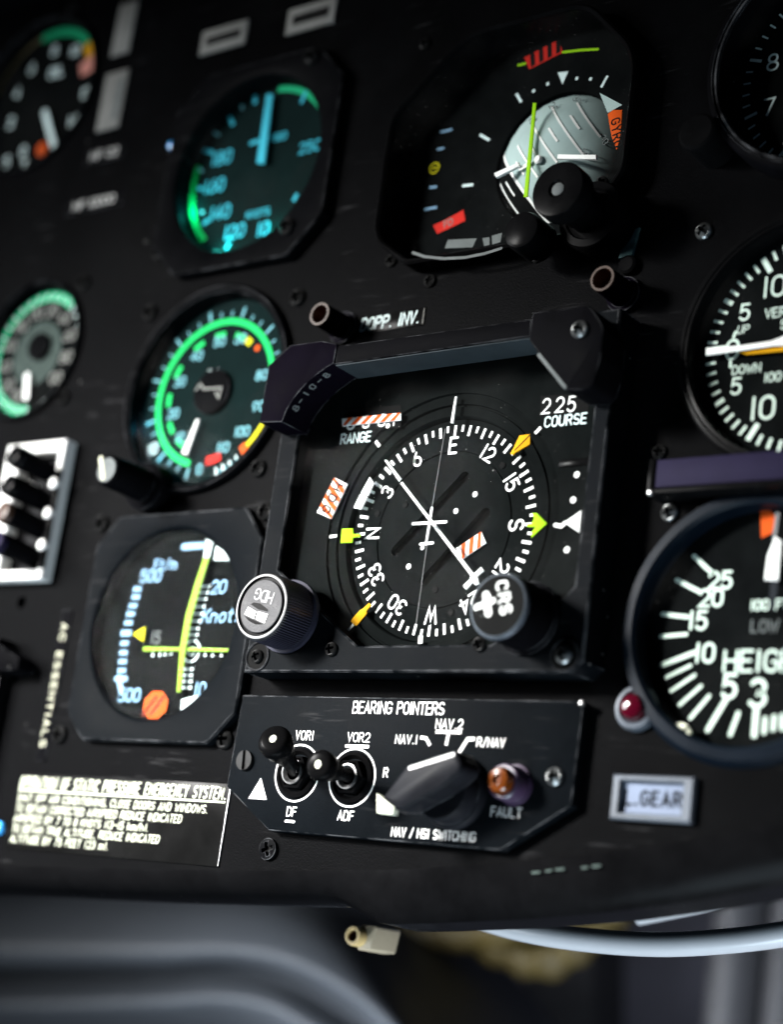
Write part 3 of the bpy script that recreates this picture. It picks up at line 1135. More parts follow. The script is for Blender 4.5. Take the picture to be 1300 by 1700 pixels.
# --- attitude indicator
c = (21.2, 134.3)
t = thing('attitude_indicator', 'large attitude indicator with a tilted grey and black horizon ball', 'attitude indicator', (7, 139, PZ))
mb = MB('gloss_black')
frameplate(mb, ADI_OUT[::-1], ADI_IN[::-1], PZ - .5, 5, -14, .9)
mb.build('bezel', t)
z = -9.0
mb = MB('dial_black')
fo = inset(ADI_OUT[::-1], 2.2)
mb.loft([[(x, y, z) for x, y in ray_loop(fo, c, 96)], [(x, y, z) for x, y in circle(c, 24.6, 96)], [(x, y, z - 1.6) for x, y in circle(c, 24.3, 96)]])
face = mb.build('face', t)
z += .15
mb = MB('red_paint')
pa, pb, pc, pd = AD(708, 270, z), AD(870, 185, z), AD(890, 245, z), AD(732, 325, z)
mb.poly([pa, pb, pc, pd], z)
mb.use('deep_black')
for k in range(4):
    f = .16 + .25 * k
    a0 = (pa[0] * (1 - f) + pb[0] * f, pa[1] * (1 - f) + pb[1] * f)
    a1 = (pd[0] * (1 - f) + pc[0] * f, pd[1] * (1 - f) + pc[1] * f)
    mb.poly([(a0[0] + .2, a0[1]), (a0[0] + 1.9, a0[1] + .7), (a1[0] + .2, a1[1] + .7), (a1[0] - 1.5, a1[1])], z + .06)
mb.build('striped_flag', t)
mb = MB('lime_paint')
mb.line([AD(680, 305, z), AD(712, 298, z)], .9, z - .08)
mb.line([AD(890, 245, z), AD(975, 235, z), AD(1055, 231, z)], .9, z)
mb.build('flag_arm', t)
mb = MB('cool_white')
mb.poly([AD(865, 340, z), AD(915, 335, z), AD(888, 395, z)], z)
for (a, b_), (a1, b1) in (((1070, 410), (1100, 355)),):
    mb.line([AD(a, b_, z), AD(a1, b1, z)], 1.0, z, cap=False)
for a, b_ in ((953, 375), (1017, 378), (820, 400), (755, 433)):
    p = AD(a, b_, z)
    q = (p[0] + (p[0] - c[0]) * .04, p[1] + (p[1] - c[1]) * .04)
    mb.line([p, q], 1.1, z, cap=False)
mb.line([AD(672, 440, z), AD(695, 480, z)], 1.0, z, cap=False)
mb.line([AD(500, 632, z), AD(545, 658, z)], 1.0, z, cap=False)
mb.line([AD(418, 872, z), AD(468, 866, z)], 1.0, z, cap=False)
mb.use('sky_blue_paint')
for (a, b_), (a1, b1) in (((315, 620), (370, 607)), ((300, 702), (332, 694)), ((262, 880), (298, 876)), ((240, 983), (298, 972))):
    mb.line([AD(a, b_, z), AD(a1, b1, z)], .9, z, cap=False)
mb.build('scale_marks', face)
mb = MB('yellow_paint')
p = AD(286, 788, z)
mb.line(circle(p, 2.0, 20), .55, z, closed=True)
mb.line([(p[0] - 1, p[1]), (p[0] + 1, p[1] + .1)], .6, z, cap=False)
mb.build('deviation_ring', t)
mb = MB('red_paint')
mb.poly([AD(280, 1058, z), AD(330, 1035, z), AD(422, 985, z), AD(432, 1035, z), AD(300, 1097, z)], z)
mb.use('brown_bore').text('FD', AD(352, 1046, z), 2.6, z + .06, .16, ang=14)
mb.build('warning_flag', t)
# horizon ball: a sphere about the tilted roll axis, painted in two halves
Rb, zc = 30.0, -28.8
nx, ny = .81, .586
tl, tm = (-ny, nx), None
axis = Vector((nx, ny, 0))
side = Vector((-ny, nx, 0))
front = Vector((0, 0, 1))
cb = Vector((c[0], c[1], zc))


def ballp(lat, lon, r_=Rb):
    la, ln = R_(lat), R_(lon)
    return tuple(cb + (axis * math.sin(la) + (front * math.cos(ln) + side * math.sin(ln)) * math.cos(la)) * r_)


mb = MB('ball_grey')
LAT0 = -29
lats = [-89.5, -75, -60, -45, LAT0]
mb.use('dial_black')
mb.loft([[ballp(la, lo_ * 5) for lo_ in range(72)] for la in lats][::-1], False, False)
mb.use('ball_grey')
mb.loft([[ballp(la, lo_ * 5) for lo_ in range(72)] for la in (LAT0, -18, -8, 2, 12, 22, 32, 45, 60, 75, 89.5)][::-1])
ball = mb.build('horizon_ball', t, 80)


def ballband(mb, la, w, l0, l1, n=14):
    rws = []
    for e in (-w, w):
        rws.append([ballp(la + e, l0 + (l1 - l0) * i / n, Rb + .14) for i in range(n + 1)])
    mb.loft(rws[::-1], closed=False)


mb = MB('white_paint')
ballband(mb, LAT0, 1.2, -60, 70, 40)
for la, l in ((-38, 9), (-46, 26), (-53, 14), (-21, 7), (-14, 17), (-6, 7), (2, 19), (10, 7), (18, 30), (26, 8), (34, 22)):
    ballband(mb, la, .75, -l, l)
mb.build('pitch_lines', ball)
mb = MB('dim_grey')
for la, s_ in ((2, '10'), (18, '20'), (34, '30')):
    for sg in (-1, 1):
        p = ballp(la + 1, sg * 26, Rb + .2)
        mb.text(s_, p[:2], 2.3, p[2] + .25, .14, ang=math.degrees(math.atan2(axis.y, axis.x)) - 90)
mb.build('pitch_figures', ball)
mb = MB('white_paint')
mb.prism([AD(865, 723, 2), AD(1045, 725, 2), AD(1045, 746, 2), AD(862, 744, 2)], .8, 2, .2)
mb.prism([AD(566, 812, 2), AD(680, 760, 2), AD(686, 778, 2), AD(574, 832, 2)], .8, 2, .2)
mb.lathe(AD(768, 745, 2), [(1.6, .8), (1.6, 1.6), (1.1, 2.1)], 20)
mb.line([AD(690, 790, 1), AD(735, 765, 1)], 1.6, 1)
mb.build('aircraft_symbol', t)
mb = MB('lime_paint')
mb.prism([AD(752, 484, 2.4), AD(768, 484, 2.4), AD(727, 926, 2.4), AD(708, 926, 2.4)], 2.4, 2.8, .1)
mb.build('steering_bar', t)
mb = MB('orange_paint')
mb.prism([AD(1100, 535, 3), AD(1125, 515, 3), AD(1168, 515, 3), AD(1160, 640, 3), AD(1142, 705, 3), AD(1118, 640, 3)], 2.6, 3, .1)
mb.use('deep_black')
mb.text('GYRO', AD(1143, 622, 3), 3.0, 3.06, .17, ang=-78, gap=.35)
mb.build('gyro_flag', t)
mb = MB('ball_grey')
mb.poly([AD(1062, 435, 1), AD(1168, 492, 1), AD(1100, 530, 1)], 1)
mb.build('index_plate', t)
mb = MB('dim_grey')
zz = .8
mb.poly([AD(335, 1165, zz), AD(350, 1125, zz), AD(485, 1118, zz), AD(465, 1160, zz)], zz)
mb.poly([AD(512, 1118, zz), AD(545, 1112, zz), AD(545, 1148, zz), AD(520, 1155, zz)], zz)
mb.poly([AD(556, 1106, zz), AD(604, 1092, zz), AD(596, 1136, zz), AD(558, 1147, zz)], zz)
mb.build('slip_gauge', t)
mb = MB('dim_grey')  # highlight along the lower bezel rim, drawn as a grey line
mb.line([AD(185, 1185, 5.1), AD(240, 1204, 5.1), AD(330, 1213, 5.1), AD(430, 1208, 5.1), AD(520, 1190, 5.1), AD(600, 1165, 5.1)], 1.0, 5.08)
mb.build('rim_highlight', t)
mb = MB('dial_glass')
mb.poly(ray_loop(inset(ADI_IN[::-1], -.1), c, 96), 3.4)
mb.build('glass', t)


def knob(root, c, prof, name, mface=None, n=64, mside='satin_black', rib=None):
    mb = MB(mside)
    mb.lathe(c, prof, n, True, rib)
    return mb.build(name, root)


c1 = AD(862, 884, 25)
k = knob(t, c1, [(7, 4), (7, 17), (9.2, 18), (9.6, 18.6), (9.6, 24), (9.2, 24.8), (8.4, 25), (3.2, 25), (2.6, 24.2), (2.2, 24.2)], 'cage_knob', mside='gloss_black')
mb = MB('dim_grey')
mb.lathe(c1, [(2.2, 24.2), (2.2, 24.5), (1.7, 24.8)], 20)
mb.build('centre_cap', k)
c2 = AD(690, 1075, 16)
knob(t, c2, [(6.8, 4), (6.8, 14), (6.2, 15.6), (5.2, 16)], 'trim_knob', mside='gloss_black')
c3 = AD(1030, 1015, 5)
mb = MB('gloss_black')
mb.lathe(c3, [(12, PZ), (12, 6), (11.3, 7), (9, 7.2), (8.4, 6.4), (7.6, 6.4)], 48)
mb.build('knob_boss', t)
for a, b_ in ((215, 185), (55, 1205), (238, 1300), (1112, 892), (810, 1232)):
    p = AD(a, b_, 0)
    screw(t, 'small', p, PZ if not (a > 700) else 5)

# --- altimeter
c = G_ALT
t = thing('altimeter', 'altimeter cut by the right edge, white 7 and 8 on a black dial', 'altimeter', (*c, PZ))
mb = MB('satin_black')
round_bezel(mb, c, 40, 35.4, 6, steps=True)
mb.build('bezel', t)
d = dial_base(t, c, 35.6, 2.5)
z = DZ + .15
mb = MB('cool_white')
for k_ in range(50):
    big = k_ % 5 == 0
    mb.tick(c, 7.2 * k_, 29.6 if big else 31.4, 34, 1.0 if big else .6, z)
mb.build('scale_ticks', d)
mb = MB('cool_white')
for k_ in range(10):
    mb.text(str(k_), polar(c, 36 * k_, 25.4), 5.6, z, .13)
mb.build('numerals', d)
pointer(t, needle(c, 213, -4, 29, 1.6, .8), DZ + 3)
p = AL(690, 900, 4)
mb = MB('gloss_black')
mb.lathe((p[0] - 4, p[1] - 1), [(6.5, PZ), (6.5, 8), (6.2, 9.4), (5.4, 10)], 40)
mb.build('setting_knob', t)

# --- vertical speed gauge
ZV = -5.5
c = (122.4, 53.4)
t = thing('vertical_speed_gauge', 'vertical speed gauge marked UP and DOWN, white pointer level at zero', 'gauge', (*c, PZ))
mb = MB('gloss_black')
round_bezel(mb, c, 41.5, 37.2, .8, zi=ZV, steps=True)
mb.build('bezel', t)
d = dial_base(t, c, 37.4, -1.6, z=ZV)
z = ZV + .15
mb = MB('pale_green_paint')
ANG = [0] + [6 * i for i in range(1, 6)] + [30 + 5.7 * i for i in range(1, 6)] + [58.5 + 6.2 * i for i in range(1, 14)]
for sg in (-1, 1):
    for i, a in enumerate(ANG):
        if i == 0 and sg < 0:
            continue
        big = i in (5,)
        huge = i == 10
        mb.tick(c, 270 + sg * a, 28.6 if huge else 31.0, 34.4, 1.7 if huge else 1.5 if big else .95, z)
mb.tick(c, 271.5, 27.5, 34.6, 2.6, z)
mb.build('scale_ticks', d)
mb = MB('pale_green_paint')
mb.text('5', VS(918, 610, z), 4.9, z, .145)
mb.text('5', VS(862, 1085, z), 4.9, z, .15)
mb.text('10', VS(1105, 445, z), 6.4, z, .11)
mb.text('10', VS(1030, 1225, z), 6.9, z, .125)
mb.text('UP', VS(908, 722, z), 2.5, z, .13, slant=.2)
mb.text('DOWN', VS(928, 975, z), 2.7, z, .15)
mb.text('VERTICAL', VS(1050, 622, z), 2.9, z, .14, al='l')
mb.text('100 FT', VS(1045, 1032, z), 2.7, z, .15, al='l')
mb.text('SPEED', VS(1150, 690, z), 2.9, z, .14, al='l')
mb.text('0', VS(838, 850, z), 6.0, z, .14)
mb.line([VS(845, 772, z), VS(858, 740, z)], .9, z)
mb.line([VS(826, 920, z), VS(824, 962, z)], .9, z)
mb.build('numerals', d)
pointer(t, [VS(880, 870, ZV + 1.6), VS(1000, 845, ZV + 1.6), VS(1300, 800, ZV + 1.6), VS(1300, 850, ZV + 1.6), VS(930, 885, ZV + 1.6)], ZV + 1.6, 'amber_paint', 'amber_bug')
pointer(t, [VS(672, 845, ZV + 3), VS(900, 828, ZV + 3), VS(1090, 800, ZV + 3), VS(1180, 765, ZV + 3), VS(1300, 755, ZV + 3), VS(1300, 820, ZV + 3), VS(1100, 830, ZV + 3), VS(900, 860, ZV + 3), VS(672, 892, ZV + 3)], ZV + 3)
for p, kd in (((84.1, 94.2), 'steel'), ((76, 22), 'small')):
    screw(t, kd, p, PZ)

# --- height gauge
c = G_HGT
t = thing('radio_height_gauge', 'radio height gauge lettered HEIGHT with a white pointer and orange flag', 'gauge', (*c, PZ))
z = DZ + .15
mb = MB('blue_rim')
mb.lathe(c, [(41.5, PZ - .5), (41, -3.2), (39.6, -.6), (36.6, 0), (35.6, -1), (35.4, DZ - .3)], 96, False)
mb.build('bezel', t)
d = dial_base(t, c, 35.4, -3)
mb = MB('pale_green_paint')
for (a0, b0), (a1, b1), w in (((418, 640), (515, 730), 1.9), ((328, 765), (445, 825), 1.9), ((255, 943), (385, 958), 1.9), ((245, 1060), (378, 1048), 1.7),
                              ((248, 1210), (425, 1142), 2.1), ((270, 1275), (400, 1212), 1.5), ((298, 1345), (422, 1262), 1.5), ((342, 1417), (455, 1318), 1.5),
                              ((398, 1487), (498, 1370), 1.6), ((490, 1548), (585, 1390), 2.2), ((608, 1572), (650, 1460), 1.8), ((733, 1575), (745, 1435), 2.5),
                              ((785, 1560), (790, 1490), 2.0), ((832, 1545), (838, 1480), 2.0), ((880, 1540), (880, 1475), 2.0), ((930, 1530), (925, 1465), 2.0)):
    mb.line([HT(a0, b0, z), HT(a1, b1, z)], w * .72, z)
mb.build('scale_ticks', d)
mb = MB('pale_green_paint')
mb.text('25', HT(556, 765, z), 4.9, z, .17)
mb.text('20', HT(508, 858, z), 4.9, z, .17)
mb.text('15', HT(440, 975, z), 5.2, z, .17)
mb.text('10', HT(475, 1145, z), 5.4, z, .17)
mb.text('5', HT(605, 1318, z), 6.6, z, .17)
mb.text('3', HT(755, 1355, z), 7.4, z, .17)
mb.text('HEIGHT', HT(578, 1188, z), 5.9, z, .14, al='l', wx=.66)
mb.text('x 100 FT', HT(650, 898, z), 2.8, z, .2, al='l')
mb.use('dim_grey').text('LOW', HT(790, 1005, z), 3.4, z, .16)
mb.build('lettering', d)
mb = MB('orange_paint')
mb.poly([HT(765, 405, z + .6), HT(815, 400, z + .6), HT(850, 440, z + .6), HT(825, 520, z + .6), HT(770, 545, z + .6)], z + .6)
mb.build('orange_flag', t)
pointer(t, [HT(845, 540, DZ + 3), HT(880, 560, DZ + 3), HT(862, 770, DZ + 3), HT(790, 765, DZ + 3), HT(806, 640, DZ + 3)], DZ + 3)
mb = MB('blue_rim')
mb.line([HT(838, 760, DZ + 2.8), HT(828, 905, DZ + 2.8)], 2.2, DZ + 2.8)
mb.build('pointer_tail', t)
mb = MB('strut_grey')
mb.line([HT(838, 540, DZ + 2.6), HT(855, 420, DZ + 2.6)], 1.3, DZ + 2.6)
mb.build('pointer_arm', t)
screw(t, 'steel', HT(262, 395, 0), PZ, 20)
screw(t, 'small', HT(428, 400, 0), PZ)
screw(t, 'pale', HT(318, 1560, 0), PZ, 40)

# --- hover meter
c = G_HOV
ZH = -4.4
t = thing('hover_meter', 'square hover meter with green crosshair bars and an orange striped flag', 'gauge', (*c, PZ))
pl = [(-163, -62.5), (-152.5, -73), (-89.5, -73), (-78.3, -61.5), (-78.3, .5), (-88.5, 12.8), (-152.8, 12.8), (-163, 1.5)]
mb = MB('plate_paint')
ringplate(mb, pl, (c[0] - .6, c[1] + .4), 35.4, PZ - .5, -.2, ZH - .3, .6, 144, 1.5)
mb.build('bezel', t)
d = dial_base(t, (c[0] - .6, c[1] + .4), 35.5, -.9, z=ZH)
z = ZH + .15
mb = MB('sky_blue_paint')
for (a, b_) in ((470, 540), (462, 585), (446, 635), (432, 682), (420, 732), (398, 848), (392, 902), (386, 952), (382, 1003)):
    p = HV(a, b_, z)
    mb.line([(p[0] - 2.1, p[1]), (p[0] + 2.1, p[1])], 1.7, z, cap=False)
p = HV(405, 790, z)
mb.line([(p[0] - 2.6, p[1]), (p[0] + 2.8, p[1])], 2.2, z, cap=False)
mb.line([HV(365, 1040, z), HV(378, 1120, z)], 2.2, z)
mb.line([HV(350, 1050, z), HV(405, 1050, z)], 2.0, z)
mb.build('scale_ticks', d)
mb = MB('sky_blue_paint')
mb.text('500', HV(548, 465, z), 4.4, z, .17)
mb.text('500', HV(425, 1142, z), 4.6, z, .16)
mb.text('Ft/m', HV(632, 400, z), 3.8, z, .15)
mb.text('Knots', HV(955, 690, z), 4.8, z, .14, slant=.15)
mb.text('10', HV(828, 1108, z), 4.6, z, .15)
mb.text('20', HV(935, 528, z), 4.6, z, .15, slant=.1)
mb.line([HV(735, 300, z), HV(840, 293, z)], 2.6, z)
mb.build('lettering', d)
mb = MB('cool_white')
for (a, b_) in ((855, 525), (848, 560), (838, 597), (828, 640), (818, 680), (808, 722), (795, 765), (790, 800)):
    p = HV(a, b_, z)
    mb.line([(p[0] - 2.3, p[1]), (p[0] + 2.4, p[1])], 1.1, z, cap=False)
for (a, b_) in ((762, 995), (757, 1030), (755, 1065), (752, 1100)):
    p = HV(a, b_, z)
    mb.line([(p[0] - 2.3, p[1]), (p[0] + 2.4, p[1])], 1.1, z, cap=False)
mb.line(circle(HV(778, 893, z), 3.9, 28), 1.0, z, closed=True)
mb.line(circle(HV(778, 893, z), 1.5, 16), .7, z, closed=True)
for (a, b_) in ((858, 905), (900, 905), (950, 905), (665, 895), (630, 900), (600, 905), (560, 905)):
    p = HV(a, b_, z)
    mb.line([(p[0], p[1] - 1.3), (p[0], p[1] + 1.5)], 1.0, z, cap=False)
mb.build('drift_scale', d)
mb = MB('dim_grey')
mb.text('15', HV(575, 815, z), 4.2, z, .16, ang=-4)
mb.build('dim_figures', d)
pointer(t, [HV(505, 869, ZH + 1.6), HV(720, 872, ZH + 1.6), HV(1000, 878, ZH + 1.6), HV(1000, 899, ZH + 1.6), HV(720, 892, ZH + 1.6), HV(505, 893, ZH + 1.6)], ZH + 1.4, 'bar_lime', 'cross_bar')
zb = ZH + 2.4
pointer(t, [HV(848, 360, zb), HV(880, 360, zb), HV(838, 500, zb), HV(780, 700, zb), HV(745, 880, zb), HV(716, 1125, zb), HV(694, 1125, zb), HV(712, 880, zb), HV(745, 690, zb), HV(800, 500, zb)], zb - .4, 'bar_lime', 'vertical_bar')
pointer(t, [HV(862, 255, zb), HV(900, 275, zb), HV(880, 362, zb), HV(846, 362, zb)], zb - .4, 'cool_white', 'bar_root')
pointer(t, [HV(908, 290, zb), HV(965, 330, zb), HV(985, 375, zb), HV(895, 372, zb)], zb - 1.3, 'cool_white', 'counter_plate')
pointer(t, [HV(440, 795, zb), HV(512, 752, zb), HV(500, 838, zb)], zb - .8, 'yellow_paint', 'rate_bug')
pointer(t, [HV(710, 1165, zb), HV(800, 1140, zb), HV(815, 1165, zb), HV(705, 1250, zb)], zb - 1.4, 'cool_white', 'corner_plate')
p = HV(573, 1198, ZH + .9)
mb = MB('orange_paint')
oc = [(p[0] + 6.3 * math.cos(R_(a + 22)), p[1] + 5.4 * math.sin(R_(a + 22))) for a in range(0, 360, 45)]
mb.poly(oc, ZH + .9)
mb.use('dark_red')
for e in (-2.9, .8):
    mb.poly([(p[0] - 3.6 + e, p[1] - 4), (p[0] - 1.8 + e, p[1] - 4), (p[0] + 3.8 + e, p[1] + 3), (p[0] + 2.2 + e, p[1] + 3.6)], ZH + .95)
mb.build('striped_flag', t)
for p in ((-165.8, 11.4), (-168, -70.8), (-84.3, -70.6), (-82, 11.7)):
    screw(t, 'cross', p, PZ)

# ------------------------------------------------------------------ horizontal situation indicator
t = thing('situation_indicator', 'big square compass indicator with white course needle, striped flags and two knobs', 'compass indicator', (0, 0, PZ))
RC = 36.0
O = (.3, 0)
out = rounded([(-69, -49.5), (60.5, -49.5), (64.5, -45.5), (64.5, 66), (-69, 66)], [1, 2, 3, 2, 2], 5)
# frame: same number of corners outside and inside
out = [(-69, 66), (-69, 0), (-69, -49.5), (-10, -49.5), (30, -49.5), (61, -49.5), (64.5, -46), (64.5, 0), (64.5, 66)]
inn = [(-60.5, 58), (-60.5, -12), (-60.5, -14), (-21.5, -40.8), (31, -40.8), (56, -26), (58.8, -23), (58.8, 0), (58.8, 58)]
mb = MB('plate_paint')
frameplate(mb, out[::1], inn, PZ - .5, 9, 2.6, .5)
mb.build('housing', t)
z = 3.0
mb = MB('card_black')
fo = [(-61, 58.5), (-61, -41.5), (59.3, -41.5), (59.3, 58.5)]
fo = fo[::-1]
n = 144
cr = lambda r_, zz_: [(O[0] + r_ * math.cos(2 * math.pi * i / n), O[1] + r_ * math.sin(2 * math.pi * i / n), zz_) for i in range(n)]
rl = ray_loop([(-61, 58.5), (-61, -60), (59.3, -60), (59.3, 58.5)], O, n)
clampy = lambda l: [(x, max(y, -46.0), zz_) for x, y, zz_ in l]
mb.loft([clampy(l) for l in ([(x, y, z) for x, y in rl], cr(46.2, z), cr(46, z - .9), cr(45.4, z - .9), cr(45.2, 2.2), cr(42.6, 2.2), cr(42.4, 1.2), cr(41.8, 1.2), cr(41.6, 1.9), cr(38.6, 1.9),
         cr(38.2, 1.4), cr(38.0, -1.2))])
mb.build('face', t)
mb = MB('card_black')
mb.lathe(O, [(37.8, -3), (37.8, 0), (26.9, 0), (26.8, -.5), (26.4, -.5), (26.3, 0)], n, False)
card = mb.build('compass_card', t)
z = .15
mb = MB('white_paint')
for k in range(72):
    if k % 2 == 0:
        mb.tick(O, 5 * k, 32.2, 35.9, 1.0, z)
    else:
        mb.tick(O, 5 * k, 33.6, 35.9, .95, z)
mb.build('card_ticks', card)
mb = MB('white_paint')
for k, s_ in enumerate(('E', '12', '15', 'S', '21', '24', 'W', '30', '33', 'N', '3', '6')):
    p = polar(O, 30 * k, 28.9)
    mb.text(s_, p, 5.3 if s_ in 'ESWN' else 4.7, z, .165, ang=-30 * k, wx=.6)
mb.build('card_letters', card)
# inner disc with two long slots
mb = MB('card_black')
sl = []
for (a0, b0), (a1, b1) in (((408, 722), (690, 420)), ((525, 845), (775, 568))):
    p, q = Vector(HS(a0, b0, 0)), Vector(HS(a1, b1, 0))
    dv = (q - p).normalized()
    nv = Vector((-dv.y, dv.x))
    w = 1.75
    loop = []
    for e, sg in ((p, -1), (q, 1)):
        for i in range(7):
            a = -90 + 30 * i
            loop.append(tuple(e + dv * sg * w * math.cos(R_(a)) + nv * sg * w * math.sin(R_(a))))
    sl.append(loop)
lp = [circle(O, 26.3, n)] + sl
flat = [p for l in lp for p in l]
tris = geometry.tessellate_polygon([[Vector((x, y, 0)) for x, y in l] for l in lp])
fs = []
for tr in tris:
    a, b_, c_ = (Vector((*flat[i], 0)) for i in tr)
    fs.append(tr if (b_ - a).cross(c_ - a).z > 0 else tr[::-1])
mb.add([(x, y, 0) for x, y in flat], fs)
for l in sl:
    mb.loft([[(x, y, 0) for x, y in l], [(x, y, -2.2) for x, y in l]])
mb.use('deep_black')
mb.disc(O, 26.2, -2.2, 64)
disc = mb.build('centre_disc', t, 20)
mb = MB('white_paint')
for a, b_ in ((733, 492), (655, 560), (462, 786)):
    mb.disc(HS(a, b_, .2), 1.0, .2, 20)
mb.build('deviation_dots', disc)
mb = MB('deep_black')
for a, b_ in ((845, 375), (335, 570), (635, 973), (570, 880), (448, 535)):
    mb.lathe(HS(a, b_, .2), [(1.1, 0), (1.1, .25), (.9, .3)], 16)
mb.build('card_rivets', disc)


def stripes(root, quad, z, n, w, name, text=None):
    """white plate with slanting orange stripes; quad: corners tl, tr, br, bl"""
    mb = MB('white_paint')
    mb.prism(quad, z - .5, z, .05)
    mb.use('orange_paint')
    tl_, tr_, br_, bl_ = [Vector(p) for p in quad]
    for k in range(n):
        f0 = (k + .12) / n
        f1 = f0 + w / n
        sh = .55 / n
        ps = []
        for f, top in ((f0 + sh, True), (f1 + sh, True), (f1 - sh * .5, False), (f0 - sh * .5, False)):
            f = max(0, min(1, f))
            ps.append(tuple(tl_.lerp(tr_, f) if top else bl_.lerp(br_, f)))
        mb.poly(ps, z + .07)
    if text:
        mb.use('deep_black')
        text(mb)
    return mb.build(name, root)


q = [HS(160, 424, 3.4), HS(212, 450, 3.4), HS(146, 592, 3.4), HS(88, 566, 3.4)]
cq = (sum(p[0] for p in q) / 4, sum(p[1] for p in q) / 4)
stripes(t, [q[3], q[0], q[1], q[2]], 3.4, 4, .52, 'heading_flag', lambda m_: m_.text('HDG', cq, 3.5, 3.6, .17, ang=-115.5, gap=.6))
stripes(t, [HS(655, 712, .8), HS(758, 644, .8), HS(778, 690, .8), HS(680, 756, .8)], .8, 3, .5, 'nav_flag')
# range and course windows
mb = MB('deep_black')
mb.poly([HS(188, 148, 3.1), HS(432, 128, 3.1), HS(430, 222, 3.1), HS(188, 232, 3.1)], 3.1)
mb.poly([HS(1000, 92, 3.1), HS(1200, 80, 3.1), HS(1196, 160, 3.1), HS(1000, 166, 3.1)], 3.1)
win = mb.build('counter_windows', t)
mb = MB('white_paint')
for a, b_, s_ in ((228, 194, '0'), (290, 188, '0'), (354, 181, '0')):
    mb.text(s_, HS(a, b_ + 10, 3.3), 4.0, 3.3, .17, wx=.72)
mb.text('1', HS(404, 188, 3.3), 4.0, 3.3, .15)
mb.disc(HS(378, 213, 3.3), .9, 3.35, 12)
mb.text('22', HS(1052, 130, 3.3), 4.8, 3.3, .13, wx=.56, gap=.5)
mb.text('5', HS(1128, 124, 3.3), 4.8, 3.3, .13, wx=.56)
mb.build('counter_digits', win)
stripes(t, [HS(190, 184, 4.2), HS(430, 160, 4.2), HS(431, 190, 4.2), HS(192, 214, 4.2)], 4.2, 6, .52, 'range_flag')
mb = MB('cool_white')
mb.text('RANGE', HS(247, 262, 3.2), 3.4, 3.2, .16, wx=.58)
mb.text('COURSE', HS(1102, 190, 3.2), 3.3, 3.2, .16, wx=.58)
mb.use('white_paint')
for (a, b_), (a1, b1), w in (((328, 276), (344, 297), 1.2), ((978, 244), (1002, 219), 1.2), ((140, 665), (170, 661), 1.0), ((216, 1046), (238, 1022), 1.1), ((512, 1068), (510, 1100), 1.7)):
    mb.line([HS(a, b_, 3.2), HS(a1, b1, 3.2)], w, 3.2, cap=False)
mb.build('lettering', t)
pointer(t, [HS(651, 95, 4.2), HS(660, 93, 4.2), HS(645, 203, 4.2), HS(633, 201, 4.2)], 3.8, name='lubber_line')
# glide slope scale
mb = MB('white_paint')
for a, b_ in ((1148, 412), (1133, 515), (1107, 718)):
    mb.disc(HS(a, b_, 3.2), 1.05, 3.2, 20)
mb.build('slope_dots', t)
mb = MB('white_paint')
mb.prism([HS(1167, 557, 3.7), HS(1158, 648, 3.7), HS(1096, 606, 3.7)], 3.2, 3.7, .1)
mb.line([HS(1100, 608, 3.6), HS(1085, 622, 3.6), HS(1060, 617, 3.6)], 1.3, 3.6)
mb.build('slope_pointer', t)
mb = MB('gloss_black')
p = HS(1100, 368, 3)
mb.prism(rect(p[0] - 2, p[1] - 1.1, p[0] + 9, p[1] + 1.3), 3, 3.5, .2)
mb.build('stop_bar', t)
# course arrow, its tail, heading bug, bearing pointers at the ring
zt = 2.4
h = MB('amber_paint')
h.prism([HS(958, 246, zt), HS(956, 288, zt), HS(897, 322, zt), HS(886, 332, zt), HS(876, 326, zt), HS(886, 310, zt), HS(914, 252, zt)], zt - .5, zt, .1)
h.use('deep_black').line([HS(895, 312, zt + .1), HS(957, 250, zt + .1)], .35, zt + .06)
h.build('course_arrow', t)
pointer(t, [HS(300, 934, zt), HS(309, 944, zt), HS(290, 966, zt), HS(291, 978, zt), HS(248, 1030, zt), HS(224, 1008, zt), HS(262, 964, zt), HS(276, 956, zt)], zt - .5, 'amber_paint', 'course_tail')
pointer(t, [HS(945, 612, zt), HS(962, 612, zt), HS(973, 590, zt), HS(966, 568, zt), HS(984, 568, zt), HS(1026, 610, zt), HS(962, 670, zt), HS(964, 646, zt), HS(978, 625, zt), HS(945, 624, zt)], zt - .5, 'lime_paint', 'bearing_arrow')
pointer(t, [HS(190, 632, zt), HS(234, 630, zt), HS(236, 653, zt), HS(263, 653, zt), HS(263, 666, zt), HS(235, 668, zt), HS(232, 688, zt), HS(184, 690, zt)], zt - .5, 'lime_paint', 'bearing_tail')
h = MB('white_paint')
h.prism([HS(303, 421, zt), HS(320, 447, zt), HS(297, 498, zt), HS(267, 487, zt)], zt - .5, zt, .1)
h.prism([HS(264, 491, zt), HS(294, 502, zt), HS(268, 553, zt), HS(237, 547, zt)], zt - .5, zt, .1)
h.build('heading_bug', t)
# course deviation needle
zt = 4.6
nd = [HS(362, 352, zt), HS(372, 351, zt), HS(432, 428, zt), HS(422, 440, zt)]
pointer(t, nd, zt - .5, name='needle_head')
nd = [HS(427, 447, zt), HS(436, 440, zt), HS(736, 826, zt), HS(724, 836, zt)]
pointer(t, nd, zt - .5, name='needle_bar')
zt = 4.9
h = MB('white_paint')
h.prism([HS(757, 788, zt), HS(768, 803, zt), HS(741, 826, zt), HS(749, 856, zt), HS(735, 862, zt), HS(722, 850, zt), HS(696, 880, zt), HS(684, 864, zt), HS(711, 838, zt), HS(716, 820, zt), HS(734, 810, zt)], zt - .5, zt, .1)
h.build('needle_tail', t)
